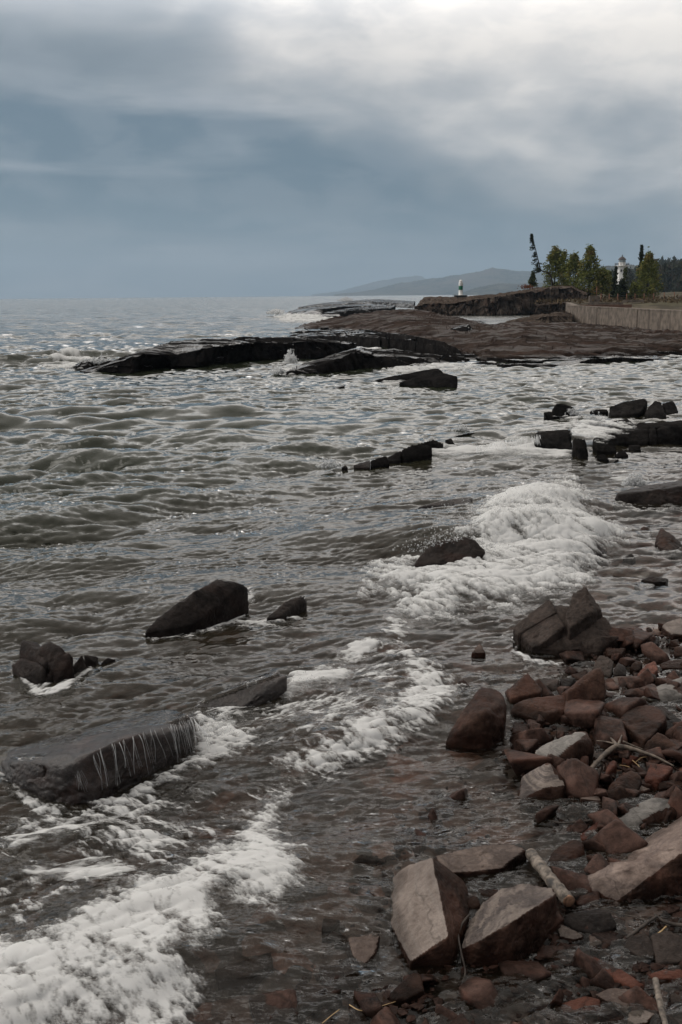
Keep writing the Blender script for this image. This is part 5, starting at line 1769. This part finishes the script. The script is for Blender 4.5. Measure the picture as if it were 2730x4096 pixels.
# rusty shrub left of the young spruce, and brown grass tufts
rs_ = np.random.RandomState(4)
c = at_dist(*T(225, 540), 113)
V, F = leaf_quads(c + rs_.normal(size=(260, 3)) * np.array([.32, .25, .12]) + np.array([0, 0, .1]), .12, rs_, .8, 1.6)
tag(mesh_np('shrub', V, F, M['shrub'], smooth=False), 'low rust coloured shrub beside the young spruce', 'shrub')
cs_ = []
for k in range(1500):
    x = rs_.uniform(300, 1900); d_ = rs_.uniform(104, 122)
    q = at_dist(*T(x, np.interp(d_, [104, 122], [672, 625])), d_)
    cs_.append(q + np.array([0, 0, rs_.uniform(0, .25)]))
V, F = leaf_quads(np.array(cs_)[600:], .26, rs_, 1.2, 1.8)
tag(mesh_np('dry_grass', V, F, M['grass'], smooth=False), 'brown scrub and dry grass under the trees', 'scrub', kind='stuff')

# ---------------------------------------------------------------- hills and far forest


def hill(label, ridge, d, mat, base_y=None, rough=14, seed=0, cell=1.0):
    nu, nv = 520, 40
    ridge = np.array(ridge, float)
    xs = np.linspace(ridge[0, 0], ridge[-1, 0], nu)
    ys = np.interp(xs, ridge[:, 0], ridge[:, 1])
    top = at_dist(xs, ys, d * 1.12)
    fr_ = at_dist(xs, ys, d)
    rows_ = []
    for k in range(nv + 1):
        f = k / nv
        if f <= .7:
            q = f / .7
            P = fr_ + (top - fr_) * q
            P[:, 2] = -2 + (top[:, 2] + 2) * (q ** 0.8)
        else:
            q = (f - .7) / .3
            P = top + (top - fr_) * q
            P[:, 2] = top[:, 2] * (1 - q * q) - 2 * q
        rows_.append(P)
    P = np.array(rows_)
    w = np.clip(P[..., 2] / (0.3 * top[:, 2].max()), 0, 1)
    P[..., 2] += w * (rough * 1.2 * fbm(P / (d * .03) + seed, 4) + rough * .35 * perlin(P / (d * .0021) + seed) + rough * .25 * np.abs(perlin(P / (d * .0012))))
    o = mesh_np('hill', P.reshape(-1, 3), grid_faces(nu, nv + 1), M[mat])
    tag(o, label, 'hill', kind='structure')


def T1p(*pts): return [(1300 + x * .912, 900 + y * .912) for x, y in pts]


hill('farthest pale blue wooded ridge', T1p((-60, 306), (60, 292), (150, 268), (240, 248), (330, 232), (400, 220), (425, 222), (455, 238), (560, 250), (760, 260), (1000, 262)), 8300, 'hill', rough=10, seed=1)
hill('long hazy wooded ridge with a rounded summit', T1p((40, 304), (140, 296), (250, 278), (350, 258), (450, 242), (560, 222), (650, 208), (705, 198), (740, 191), (775, 194), (830, 205), (900, 206), (960, 212), (1100, 225), (1500, 240), (2200, 230)), 5200, 'hill', rough=9, seed=2)
hill('lower nearer wooded spur', T1p((560, 304), (620, 292), (680, 274), (740, 264), (820, 260), (960, 258), (1200, 262), (1800, 262)), 3300, 'hill', rough=6, seed=3)
hill('wooded slope on the right behind the lighthouse', [T(700, 420), T(850, 366), T(930, 352), T(1010, 354), T(1100, 352), T(1180, 347), T(1290, 332), T(1440, 313), T(1568, 292), T(2000, 240), T(2800, 190)], 1700, 'hill', rough=5, seed=4)

rs_ = np.random.RandomState(12)
# rising ground under the far conifers
sheet('far_slope', [[(2380, 1190, 330), (2600, 1183, 330), (3500, 1180, 330)], [(2380, 1160, 600), (2600, 1140, 600), (3500, 1130, 600)], [(2380, 1140, 900), (2600, 1085, 900), (3500, 1055, 900)],
                    [(2380, 1170, 1100), (2600, 1120, 1100), (3500, 1100, 1100)]], 60, 10, 'woodfloor', 'wooded ground rising behind the headland', 'slope', 1.0, 40)
VV, FF, nn_ = [], [], 0
for k in range(1500):
    d_ = rs_.uniform(340, 900)
    x = rs_.uniform(2560, 3500) if rs_.rand() < .86 else rs_.uniform(2380, 2580)
    y = np.interp(d_, [330, 600, 900], [1186, np.interp(x, [2380, 2600, 3500], [1160, 1140, 1130]), np.interp(x, [2380, 2600, 3500], [1140, 1085, 1055])])
    b = at_dist(x, y, d_)
    h = rs_.uniform(6, 12.5) * (0.8 if x < 2580 else 1); r = h * rs_.uniform(.14, .22)
    nq = 40
    t_ = rs_.rand(nq); th_ = rs_.uniform(0, 6.28, nq)
    rr = r * (1 - t_) * rs_.uniform(.5, 1.1, nq)
    Cc = b + np.stack([np.cos(th_) * rr, np.sin(th_) * rr, t_ * h], -1)
    V, F = leaf_quads(Cc, h * .17, rs_, 1.1, 1.7, .5)
    VV.append(V); FF.append(F + nn_); nn_ += len(V)
tag(mesh_np('forest', np.vstack(VV), np.vstack(FF), M['wood_far'], smooth=False), 'dense dark conifer forest on the slope at the right edge', 'forest', kind='stuff')

# ---------------------------------------------------------------- driftwood
def fpts(fr, pts):
    return corners(fr, pts)


def smooth_path(P, n):
    P = np.asarray(P, float)
    s = np.concatenate([[0], np.cumsum(np.linalg.norm(np.diff(P, axis=0), axis=1))])
    q = np.linspace(0, s[-1], n)
    out = np.stack([np.interp(q, s, P[:, k]) for k in range(3)], -1)
    for _ in range(2):
        out[1:-1] = (out[:-2] + 2 * out[1:-1] + out[2:]) / 4
    return out


def stick(name, label, cat, fr, pts, r0, r1, mat, n=24, sides=10, wob=0.12):
    P = smooth_path(fpts(fr, pts), n)
    V, F = tube(P, np.linspace(r0, r1, n) * (1 + wob * perlin(v3(np.arange(n) * .7, 3.3, len(pts)))), sides)
    V = V + 0.12 * min(r0, r1) * fbm(V * 40, 2)[:, None] * np.array([1, 1, 1])
    return tag(mesh_np(name, V, F, M[mat]), label, cat)


P = smooth_path(fpts(F5, [(1222, 225, 285), (1370, 415, 495), (1522, 596, 690)]), 40)
root = empty('driftwood_log', P[0], 'weathered pale log with a sawn brown end lying between the boulders', 'log')
rad = 0.0235 * (1 + .10 * perlin(v3(np.arange(40) * .35, 1, 2)))
V, F = tube(P, rad, 20, cap=True)
V = V + 0.0022 * fbm(V * np.array([30, 30, 30]), 3)[:, None]
mesh_np('bark', V - np.array(root.location), F, M['wood'], root)
ax = P[-1] - P[-3]; ax /= np.linalg.norm(ax)
V, F = tube([P[-1] - ax * .004, P[-1] + ax * .003, P[-1] + ax * .005], [rad[-1] * .98, rad[-1] * .96, rad[-1] * .88], 20)
mesh_np('sawn_end', V - np.array(root.location), F, M['woodend'], root)
mbk = MB()
for i, e in ((14, .03), (27, -.03)):
    s_ = np.array([-ax[1], ax[0], .3]) * np.sign(e)
    mbk.tube([P[i], P[i] + s_ * .034], [.007, .003], 8)
mbk.build('knot', M['twig'], root)

br = MB()
for pts, r0, r1, n in [([(620, 530, 560), (720, 410, 450), (830, 290, 350), (905, 225, 300), (970, 190, 270)], .009, .013, 24),
                       ([(960, 195, 275), (1060, 205, 280), (1190, 245, 310), (1320, 290, 345), (1490, 378, 410)], .013, .0035, 26),
                       ([(965, 195, 270), (930, 140, 215), (905, 120, 190)], .011, .004, 8), ([(975, 190, 270), (1010, 95, 180)], .008, .003, 8),
                       ([(960, 180, 250), (880, 155, 215), (775, 143, 190)], .005, .002, 10), ([(1020, 150, 230), (1090, 180, 240), (1210, 225, 270)], .005, .002, 10)]:
    Q = smooth_path(fpts(F4, pts), n)
    br.tube(Q, np.linspace(r0, r1, n) * (1 + .14 * perlin(v3(np.arange(n) * .8, r0 * 900, 1))), 9)
tag(br.build('driftwood_branch', M['greywood']), 'forked grey driftwood branch lying on the rubble', 'branch')
stick('twig', 'long thin brown twig bridging the thin water below the pyramid boulder', 'twig', F4, [(45, 762, 775), (200, 832, 850), (340, 880, 900), (455, 908, 930), (600, 895, 915), (720, 880, 905), (850, 872, 900), (965, 866, 895)], .0032, .0042, 'twig', 40, 7)
stick('twig', 'straight dark twig right of the log end', 'twig', F6, [(605, 958, 985), (760, 1010, 1040), (900, 1052, 1090), (1060, 1090, 1125), (1215, 1142, 1170)], .0035, .0028, 'twig', 30, 7)
stick('driftwood_branch', 'dark wet branch reaching in from the right edge', 'branch', F6, [(1280, 1065, 1120), (1370, 1138, 1180), (1470, 1165, 1200), (1700, 1200, 1240)], .004, .009, 'twig', 24, 8)
stick('driftwood_branch', 'grey brown stick leaning over the pale edged stone', 'branch', F6, [(985, 1320, 1340), (1100, 1230, 1270), (1215, 1145, 1200), (1300, 1085, 1150)], .007, .005, 'twig', 20, 8)
stick('straw', 'short orange straw by the dark wet branch', 'straw', F7, [(1300, 232, 250), (1350, 195, 215), (1400, 145, 165)], .003, .003, 'straw', 10, 6)
stick('driftwood_stick', 'smooth grey stick standing up into the bottom right corner', 'stick', F7, [(1288, 700, 790), (1315, 850, 930), (1350, 1010, 1080), (1385, 1150, 1210), (1420, 1300, 1350)], .0105, .0095, 'wood', 30, 12)
stick('root', 'dark root hanging in the gap between the two big near boulders', 'root', F5, [(740, 705, 830), (685, 770, 880), (652, 860, 950), (662, 930, 1060), (690, 1050, 1130), (715, 1150, 1165), (690, 1230, 1240)], .004, .003, 'twig', 34, 7)
for lb, fr, pts in [('pale straw lying at the bottom of the beach', F8, [(925, 852, 860), (980, 805, 815), (1032, 765, 775)]),
                    ('bent yellow straw on the wet stones by the lower brown stone', F8, [(1095, 735, 745), (1165, 780, 790), (1260, 755, 765), (1385, 715, 725)]),
                    ('yellow straw among the red stones under the branch', F4, [(1085, 305, 330), (1150, 360, 390), (1218, 432, 450)]),
                    ('short pale straw left of the red stone ridge', F4, [(990, 370, 385), (1040, 375, 390), (1085, 390, 405)]),
                    ('orange stalk at the right edge above the grey sloping slab', F3, [(1295, 832, 860), (1430, 785, 810), (1640, 730, 760)]),
                    ('thin straw lying at the foot of the pink slab', F5, [(880, 392, 402), (950, 368, 380), (1010, 345, 360)]),
                    ('curved straw near the branch fork', F4, [(1140, 340, 360), (1190, 300, 330), (1245, 292, 320)])]:
    stick('straw', lb, 'straw', fr, pts, .0016, .0012, 'straw', 14, 5)

# ---------------------------------------------------------------- foam
K = 4096 / 2353.0


def foam(label, poly, soft, step, thick, dirpx, seed, fa=1.6, fb=9.0, amp=0.75, bias=0.5, zoff=0.004, name='foam', zbase=None, rise=0.0, sc=K):
    poly = np.array(poly, float) * sc
    lo, hi = poly.min(0) - soft * 1.2, poly.max(0) + soft * 1.2
    nx, ny = int((hi[0] - lo[0]) / step) + 2, int((hi[1] - lo[1]) / (step)) + 2
    px, py = np.meshgrid(np.linspace(lo[0], hi[0], nx), np.linspace(lo[1], hi[1], ny))
    G = ground(px, py, zbase or 0.0)
    sd_ = poly_sd(poly, px, py) / soft
    d0, d1 = ground(dirpx[0], dirpx[1])[:2], ground(dirpx[2], dirpx[3])[:2]
    e = (d1 - d0) / np.linalg.norm(d1 - d0); f = np.array([-e[1], e[0]])
    a, b = G[..., 0] * e[0] + G[..., 1] * e[1], G[..., 0] * f[0] + G[..., 1] * f[1]
    wv = 0.25 * perlin(v3(a * 1.1, b * 1.1, seed + 5))
    n = fbm(v3(a * fa, b * fb + wv * fb * .4, seed), 4, 0.62)
    n2 = fbm(v3(a * fa * 5, b * fb * 2.2, seed + 9), 3, .6)
    lumps = fbm(v3(a * 2.2, b * 2.2, seed + 3), 3)
    fil = ridged(v3(a * fa * .8 + .5 * lumps, b * fb * .5 + .5 * lumps, seed + 20), 3)
    Dn = np.clip(sd_, -1.2, 0.9) * 0.5 + bias + amp * (0.50 * n + 0.46 * n2 + 0.42 * lumps + 0.34 * (fil - .55))
    Dn = np.where(sd_ < -1.15, 0, np.clip(Dn, 0, 1.3))
    sp = np.hypot(np.gradient(G[..., 0], axis=1), np.gradient(G[..., 1], axis=1))
    if zbase is None:
        spy = np.hypot(np.gradient(G[..., 0], axis=0), np.gradient(G[..., 1], axis=0)) * 3.6 / step * .62
        w = water_at(G[..., 0], G[..., 1], np.maximum(spy, sp * 3.6 / step * .5))
        G = G.copy(); G[..., :2] += w[..., :2]
        z = w[..., 2]
    else:
        z = np.full(px.shape, zbase)
    z = z + zoff + thick * sstep(.1, 1.1, Dn) * (0.5 + 0.24 * lumps + 0.08 * n) + rise * sstep(-.2, 1.5, sd_)
    Fc = grid_faces(nx, ny)
    dm = Dn.ravel()
    Fc = Fc[dm[Fc].max(1) > 0.06]
    used = np.unique(Fc)
    re = np.full(dm.size, -1); re[used] = np.arange(len(used))
    V = np.stack([G[..., 0], G[..., 1], z], -1).reshape(-1, 3)[used]
    o = mesh_np(name, V, re[Fc], M['foam'])
    add_attr(o, 'cover', np.clip(dm[used], 0, 1.3))
    tag(o, label, 'foam', kind='stuff')
    return o


DA = (900, 3430, 1120, 3540)
foam('dense white foam of the near wave spreading over the bottom left', [(-60, 2200), (100, 2175), (250, 2090), (380, 2050), (450, 1985), (530, 1955), (565, 1890), (620, 1835), (655, 1812), (650, 1850), (612, 1905), (640, 1950), (700, 2020), (690, 2060), (645, 2118),
      (570, 2095), (500, 2075), (490, 2120), (495, 2170), (430, 2190), (400, 2235), (450, 2270), (400, 2400), (-60, 2420)], 60, 2.0, 0.022, DA, 1, 5.0, 17, 0.78, 0.45)
foam('torn strip of foam curving in from the breaker to the beach', [(893, 1422), (918, 1424), (945, 1480), (1000, 1530), (1048, 1578), (1032, 1625), (965, 1690), (885, 1722), (785, 1768), (700, 1762), (640, 1748), (700, 1722), (800, 1688), (880, 1640), (930, 1590), (938, 1545), (915, 1500), (893, 1450)],
     40, 2.0, 0.015, (1300, 2850, 1500, 2900), 2, 5, 17, 1.0, 0.26)
foam('thick white breaker bursting over the dark mound of rock', [(850, 1350), (900, 1312), (960, 1308), (1010, 1302), (1085, 1255), (1100, 1195), (1160, 1155), (1220, 1132), (1300, 1122), (1332, 1160), (1380, 1212), (1415, 1235), (1395, 1280), (1340, 1328), (1280, 1368), (1200, 1383), (1100, 1402), (965, 1410), (925, 1395), (985, 1368), (905, 1372)],
     55, 2.0, 0.075, (2000, 2200, 2300, 2260), 3, 2.6, 12, 0.88, 0.46, rise=0.07)
foam('small foam crest right of the sliding reddish slab', [(640, 1600), (680, 1562), (740, 1542), (815, 1550), (790, 1568), (720, 1578), (665, 1608)], 18, 2.0, 0.04, (1200, 2720, 1400, 2700), 4, 2.2, 9, 0.9, 0.5)
foam('little ring of froth above the sliding slab', [(765, 1518), (800, 1482), (850, 1468), (868, 1480), (815, 1508)], 16, 2.0, 0.02, (1300, 2600, 1450, 2560), 5, 3, 9, 1.1, 0.42)
foam('white water rushing away below the great dark slab', [(452, 1650), (480, 1662), (600, 1692), (590, 1718), (505, 1738), (440, 1762), (380, 1800), (300, 1838), (232, 1862), (190, 1868), (205, 1842), (300, 1818), (390, 1768), (452, 1722), (456, 1682)], 26, 2.0, 0.03, (800, 2960, 1000, 2990), 6, 5, 22, 0.9, 0.34)
foam('lacy lines of foam on the water at the left edge', [(20, 1945), (100, 1902), (200, 1882), (280, 1852), (358, 1842), (340, 1868), (220, 1900), (120, 1930), (40, 1962)], 20, 2.0, 0.012, (100, 3320, 500, 3240), 7, 2.2, 10, 1.1, 0.40)
foam('thin smears of foam above the dense near foam', [(60, 2010), (180, 1990), (310, 2005), (290, 2042), (170, 2036), (90, 2040)], 26, 2.0, 0.01, (100, 3500, 500, 3480), 8, 2, 12, 1.1, 0.30)
foam('sparse flecks of foam over the dark water behind the near wave', [(-40, 1880), (200, 1850), (450, 1790), (640, 1780), (700, 1800), (640, 1830), (580, 1890), (440, 1990), (200, 2070), (-40, 2180)], 40, 2.4, 0.008, (400, 3300, 700, 3400), 9, 4, 18, 1.25, -0.36)
foam('sparse flecks of foam in the swirl between the slabs and the beach', [(480, 1640), (640, 1580), (760, 1500), (890, 1440), (930, 1500), (920, 1580), (860, 1640), (700, 1720), (560, 1740)], 40, 2.4, 0.008, (1000, 2900, 1300, 2800), 10, 4, 18, 1.2, -0.34)
foam('froth along the foot of the large dark wedge', [(545, 1415), (580, 1410), (640, 1412), (690, 1420), (620, 1432), (570, 1428)], 16, 2.0, 0.02, (950, 2450, 1100, 2470), 11, 3, 9, 1.1, 0.30)
foam('white water pouring between the reef and the black ledge', [(985, 1046), (1020, 1030), (1120, 1026), (1215, 1006), (1238, 1010), (1236, 1030), (1308, 1046), (1296, 1056), (1180, 1046), (1060, 1050)], 14, 1.6, 0.10, (1700, 1800, 2200, 1790), 12, .8, 3.5, 0.9, 0.50)
foam('white water bursting over the middle of the black ledge', [(1312, 985), (1340, 968), (1400, 962), (1425, 975), (1460, 985), (1410, 1000), (1392, 1014), (1350, 1008), (1320, 1000)], 14, 1.5, 0.06, (2300, 1700, 2420, 1720), 13, 1.6, 5, 1.1, 0.28, zbase=0.40)
foam('wash of foam over the left back part of the black ledge', [(1160, 985), (1250, 968), (1330, 960), (1330, 980), (1250, 992), (1170, 998)], 14, 1.6, 0.05, (2000, 1720, 2300, 1690), 14, .7, 4, 1.1, 0.10, zbase=0.22)
foam('foam around the near tip of the second black ledge', [(628, 850), (655, 844), (725, 850), (700, 862), (650, 862)], 9, 1.4, 0.10, (1100, 1480, 1250, 1480), 15, .5, 2, 1.0, 0.2)
foam('foam swirling behind the isolated tilted slab', [(855, 888), (900, 878), (960, 874), (900, 893)], 8, 1.4, 0.12, (1480, 1540, 1650, 1540), 16, .5, 2, 1.0, 0.35)
foam('foam running along the front of the second black ledge', [(880, 852), (960, 840), (1060, 836), (1110, 846), (1000, 852), (930, 862)], 9, 1.4, 0.10, (1500, 1480, 1850, 1470), 17, .4, 2, 1.0, 0.25)
foam('whitecap breaking at the left edge beside the long ledge', [(90, 838), (150, 818), (190, 822), (250, 842), (180, 852), (110, 850)], 10, 1.5, 0.15, (100, 1470, 400, 1470), 18, .35, 1.6, 1.0, 0.15)
foam('foaming wave running up behind the thin black shelves', [(630, 728), (690, 716), (730, 718), (768, 736), (710, 744), (650, 740)], 9, 1.3, 0.25, (1100, 1260, 1300, 1260), 19, .15, .7, 0.9, 0.42)
foam('froth where the ripples meet the smooth pale boulder', [(1380, 1090), (1460, 1095), (1500, 1108), (1440, 1118)], 12, 1.6, 0.05, (2400, 1920, 2600, 1930), 21, 1, 4, 1.0, -0.05)
foam('thin froth along the foot of the large dark wedge boulder', [(330, 1445), (420, 1440), (520, 1400), (575, 1360), (592, 1370), (540, 1422), (430, 1464), (335, 1464)], 14, 2.0, 0.012, (600, 2520, 900, 2440), 31, 4, 14, 1.2, 0.0)
foam('thin froth round the front of the jagged black boulder', [(36, 1545), (100, 1592), (150, 1577), (212, 1532), (224, 1546), (160, 1598), (100, 1614), (26, 1562)], 14, 2.0, 0.010, (100, 2760, 350, 2700), 32, 4, 14, 1.2, 0.0)
foam('froth in the corner under the left end of the great dark slab', [(-10, 1765), (50, 1802), (110, 1842), (160, 1868), (120, 1880), (40, 1836), (-10, 1800)], 16, 2.0, 0.012, (0, 3100, 250, 3220), 33, 4, 14, 1.2, 0.08)
foam('froth at the left foot of the fractured boulder', [(1178, 1462), (1210, 1507), (1300, 1524), (1290, 1538), (1200, 1524), (1162, 1474)], 12, 2.0, 0.008, (2050, 2560, 2250, 2660), 34, 4, 14, 1.3, -0.15)


# ---------------------------------------------------------------- spray: drops thrown up where the water hits rock
iv, if_ = ico(1)
iv2, if2_ = ico(2)


def spray(label, cx, cy, yb, rx, ry, n, r0, r1, seed, streak=0.0, sc=K):
    rs = np.random.RandomState(seed)
    mb_ = MB()
    for k in range(n):
        a = rs.normal(size=2) * .5
        x, y = (cx + a[0] * rx) * sc, (cy - abs(a[1]) * ry * (1 - 0.4 * abs(a[0]))) * sc
        P = stand(x, y, yb * sc + rs.normal() * 1.0)
        r = r0 * (r1 / r0) ** (rs.rand() ** 2.2)
        st = 1 + streak * rs.rand()
        mb_.add(P + iv * np.array([r * st, r, r * (1 + .6 * rs.rand())]), if_)
    return tag(mb_.build('spray', M['spray'], smooth=True), label, 'spray', kind='stuff')


spray('white burst of spray on the far tip of the brown shelf', 795, 691, 700, 14, 8, 420, .05, .22, 1)
spray('spray thrown up left of the thin black shelves', 634, 720, 727, 18, 9, 420, .04, .16, 2)
spray('spray climbing the face of the long ledge', 668, 832, 848, 14, 26, 260, .015, .05, 3)
spray('splash beside the tip of the second ledge', 642, 856, 860, 16, 10, 260, .015, .06, 4)
spray('splash on the water beyond the wide sloping slab', 1460, 1116, 1122, 26, 22, 420, .006, .022, 5)
spray('spray over the gap in the black ledge', 1362, 990, 1010, 44, 34, 700, .008, .03, 6)
spray('spray against the small dark dome of rock', 1313, 955, 962, 22, 16, 320, .008, .024, 7)
spray('splash at the low end of the sloping reef', 755, 1074, 1076, 22, 14, 320, .008, .022, 8)
spray('small splash on the thin flat rock beyond the reef', 1845 / K, 1722 / K, 1728 / K, 18, 12, 180, .008, .018, 9)
spray('drops flying over the top of the breaker', 1170, 1205, 1250, 190, 95, 2000, .0016, .0055, 10, streak=.6)
spray('drops splashing at the upper corner of the great dark slab', 490, 1690, 1715, 60, 60, 420, .001, .0042, 11)
spray('beads of foam at the end of the sliding reddish slab', 700, 1580, 1592, 55, 36, 260, .0009, .004, 12)
spray('drops tossed up in the middle of the near foam', 385, 2080, 2100, 34, 44, 260, .0008, .003, 14)
spray('water drops behind the long ledge wave', 235, 835, 846, 40, 14, 260, .02, .06, 15)

# veil of water over the mound in the breaker, and the strands down the great slab
rs_ = np.random.RandomState(31)
fall = MB()
top_line = np.array([(372, 762, 905), (470, 700, 905), (560, 655, 880), (660, 620, 845), (760, 585, 805), (860, 555, 768), (940, 530, 735), (1005, 512, 705)], float)
for k in range(70):
    t_ = rs_.rand() if k > 8 else rs_.uniform(0, .06)
    if .06 < t_ < .16: continue
    x = np.interp(t_, np.linspace(0, 1, len(top_line)), top_line[:, 0]); y = np.interp(x, top_line[:, 0], top_line[:, 1]); yb = np.interp(x, top_line[:, 0], top_line[:, 2])
    y = y + rs_.uniform(-4, 14); H_ = (yb - y) * rs_.uniform(.55, 1.0)
    q = np.linspace(0, 1, 9)
    slant = 44 * rs_.uniform(.6, 1.2)
    wig = 16 * perlin(v3(x * .05 + q * 1.3, 2.2, 3.1 + x * .002))
    pts = np.stack([x + slant * q ** .8 + wig, y + H_ * q, yb + 10 + 26 * np.sqrt(q) + 0 * q], -1)
    P = corners(G7, pts)
    r = rs_.choice([.0006, .0010, .0019], p=[.62, .3, .08])
    fall.tube(P, r * (.35 + .65 * rs_.rand(9)) * np.linspace(1, .5, 9), 6)
for k in range(26):
    t_ = rs_.rand(); q = np.linspace(0, 1, 8)
    pts = np.stack([1010 + 20 * t_ + (30 + 50 * t_) * q, 512 + 40 * t_ + 130 * q ** 1.6 * rs_.uniform(.5, 1), 640 + 60 * q + 0 * q], -1)
    fall.tube(corners(G7, pts), rs_.uniform(.0006, .0017) * np.sin(np.linspace(.3, 2.9, 8)), 6)
tag(fall.build('waterfall', M['spray']), 'thin white strands of water falling down the front of the great dark slab', 'waterfall', kind='stuff')
spray('water streaming and splashing off the dark mound of rock in the breaker', 960 / 1.741 * 1.0 + 485, 1268, 1302, 100, 56, 900, .0022, .0075, 32, streak=.5)
fall = MB()
for k in range(60):
    x = rs_.uniform(0, 1); q = np.linspace(0, 1, 6)
    pts = np.stack([720 + 275 * x + rs_.uniform(-3, 10) * q, np.interp(x, [0, 1], [285, 238]) + rs_.uniform(0, 12) + rs_.uniform(14, 46) * q, 322 + 8 * q], -1)
    fall.tube(corners((1200, 1500, .9758), pts), rs_.uniform(.002, .008) * np.sin(np.linspace(.3, 2.9, 6)), 5)
tag(fall.build('waterfall', M['spray']), 'curtain of white water spilling off the reef beside the square black block', 'waterfall', kind='stuff')

# ---------------------------------------------------------------- haze over the lake
HAZE = 1.6e-4
mb_ = MB().box((-6600, -40, -4.0), (6600, 10150, 330))
m, gg, out = new_mat('lake haze')
pv = gg.n('ShaderNodeVolumePrincipled')
pv.inputs['Color'].default_value = (.55, .72, .90, 1)
pv.inputs['Density'].default_value = HAZE
pv.inputs['Anisotropy'].default_value = 0.2
gg.link(pv.outputs[0], out.inputs['Volume'])
M['haze'] = m
hz_o = mb_.build('haze', m, smooth=False)
tag(hz_o, 'thin blue haze over the lake', 'haze', kind='stuff')
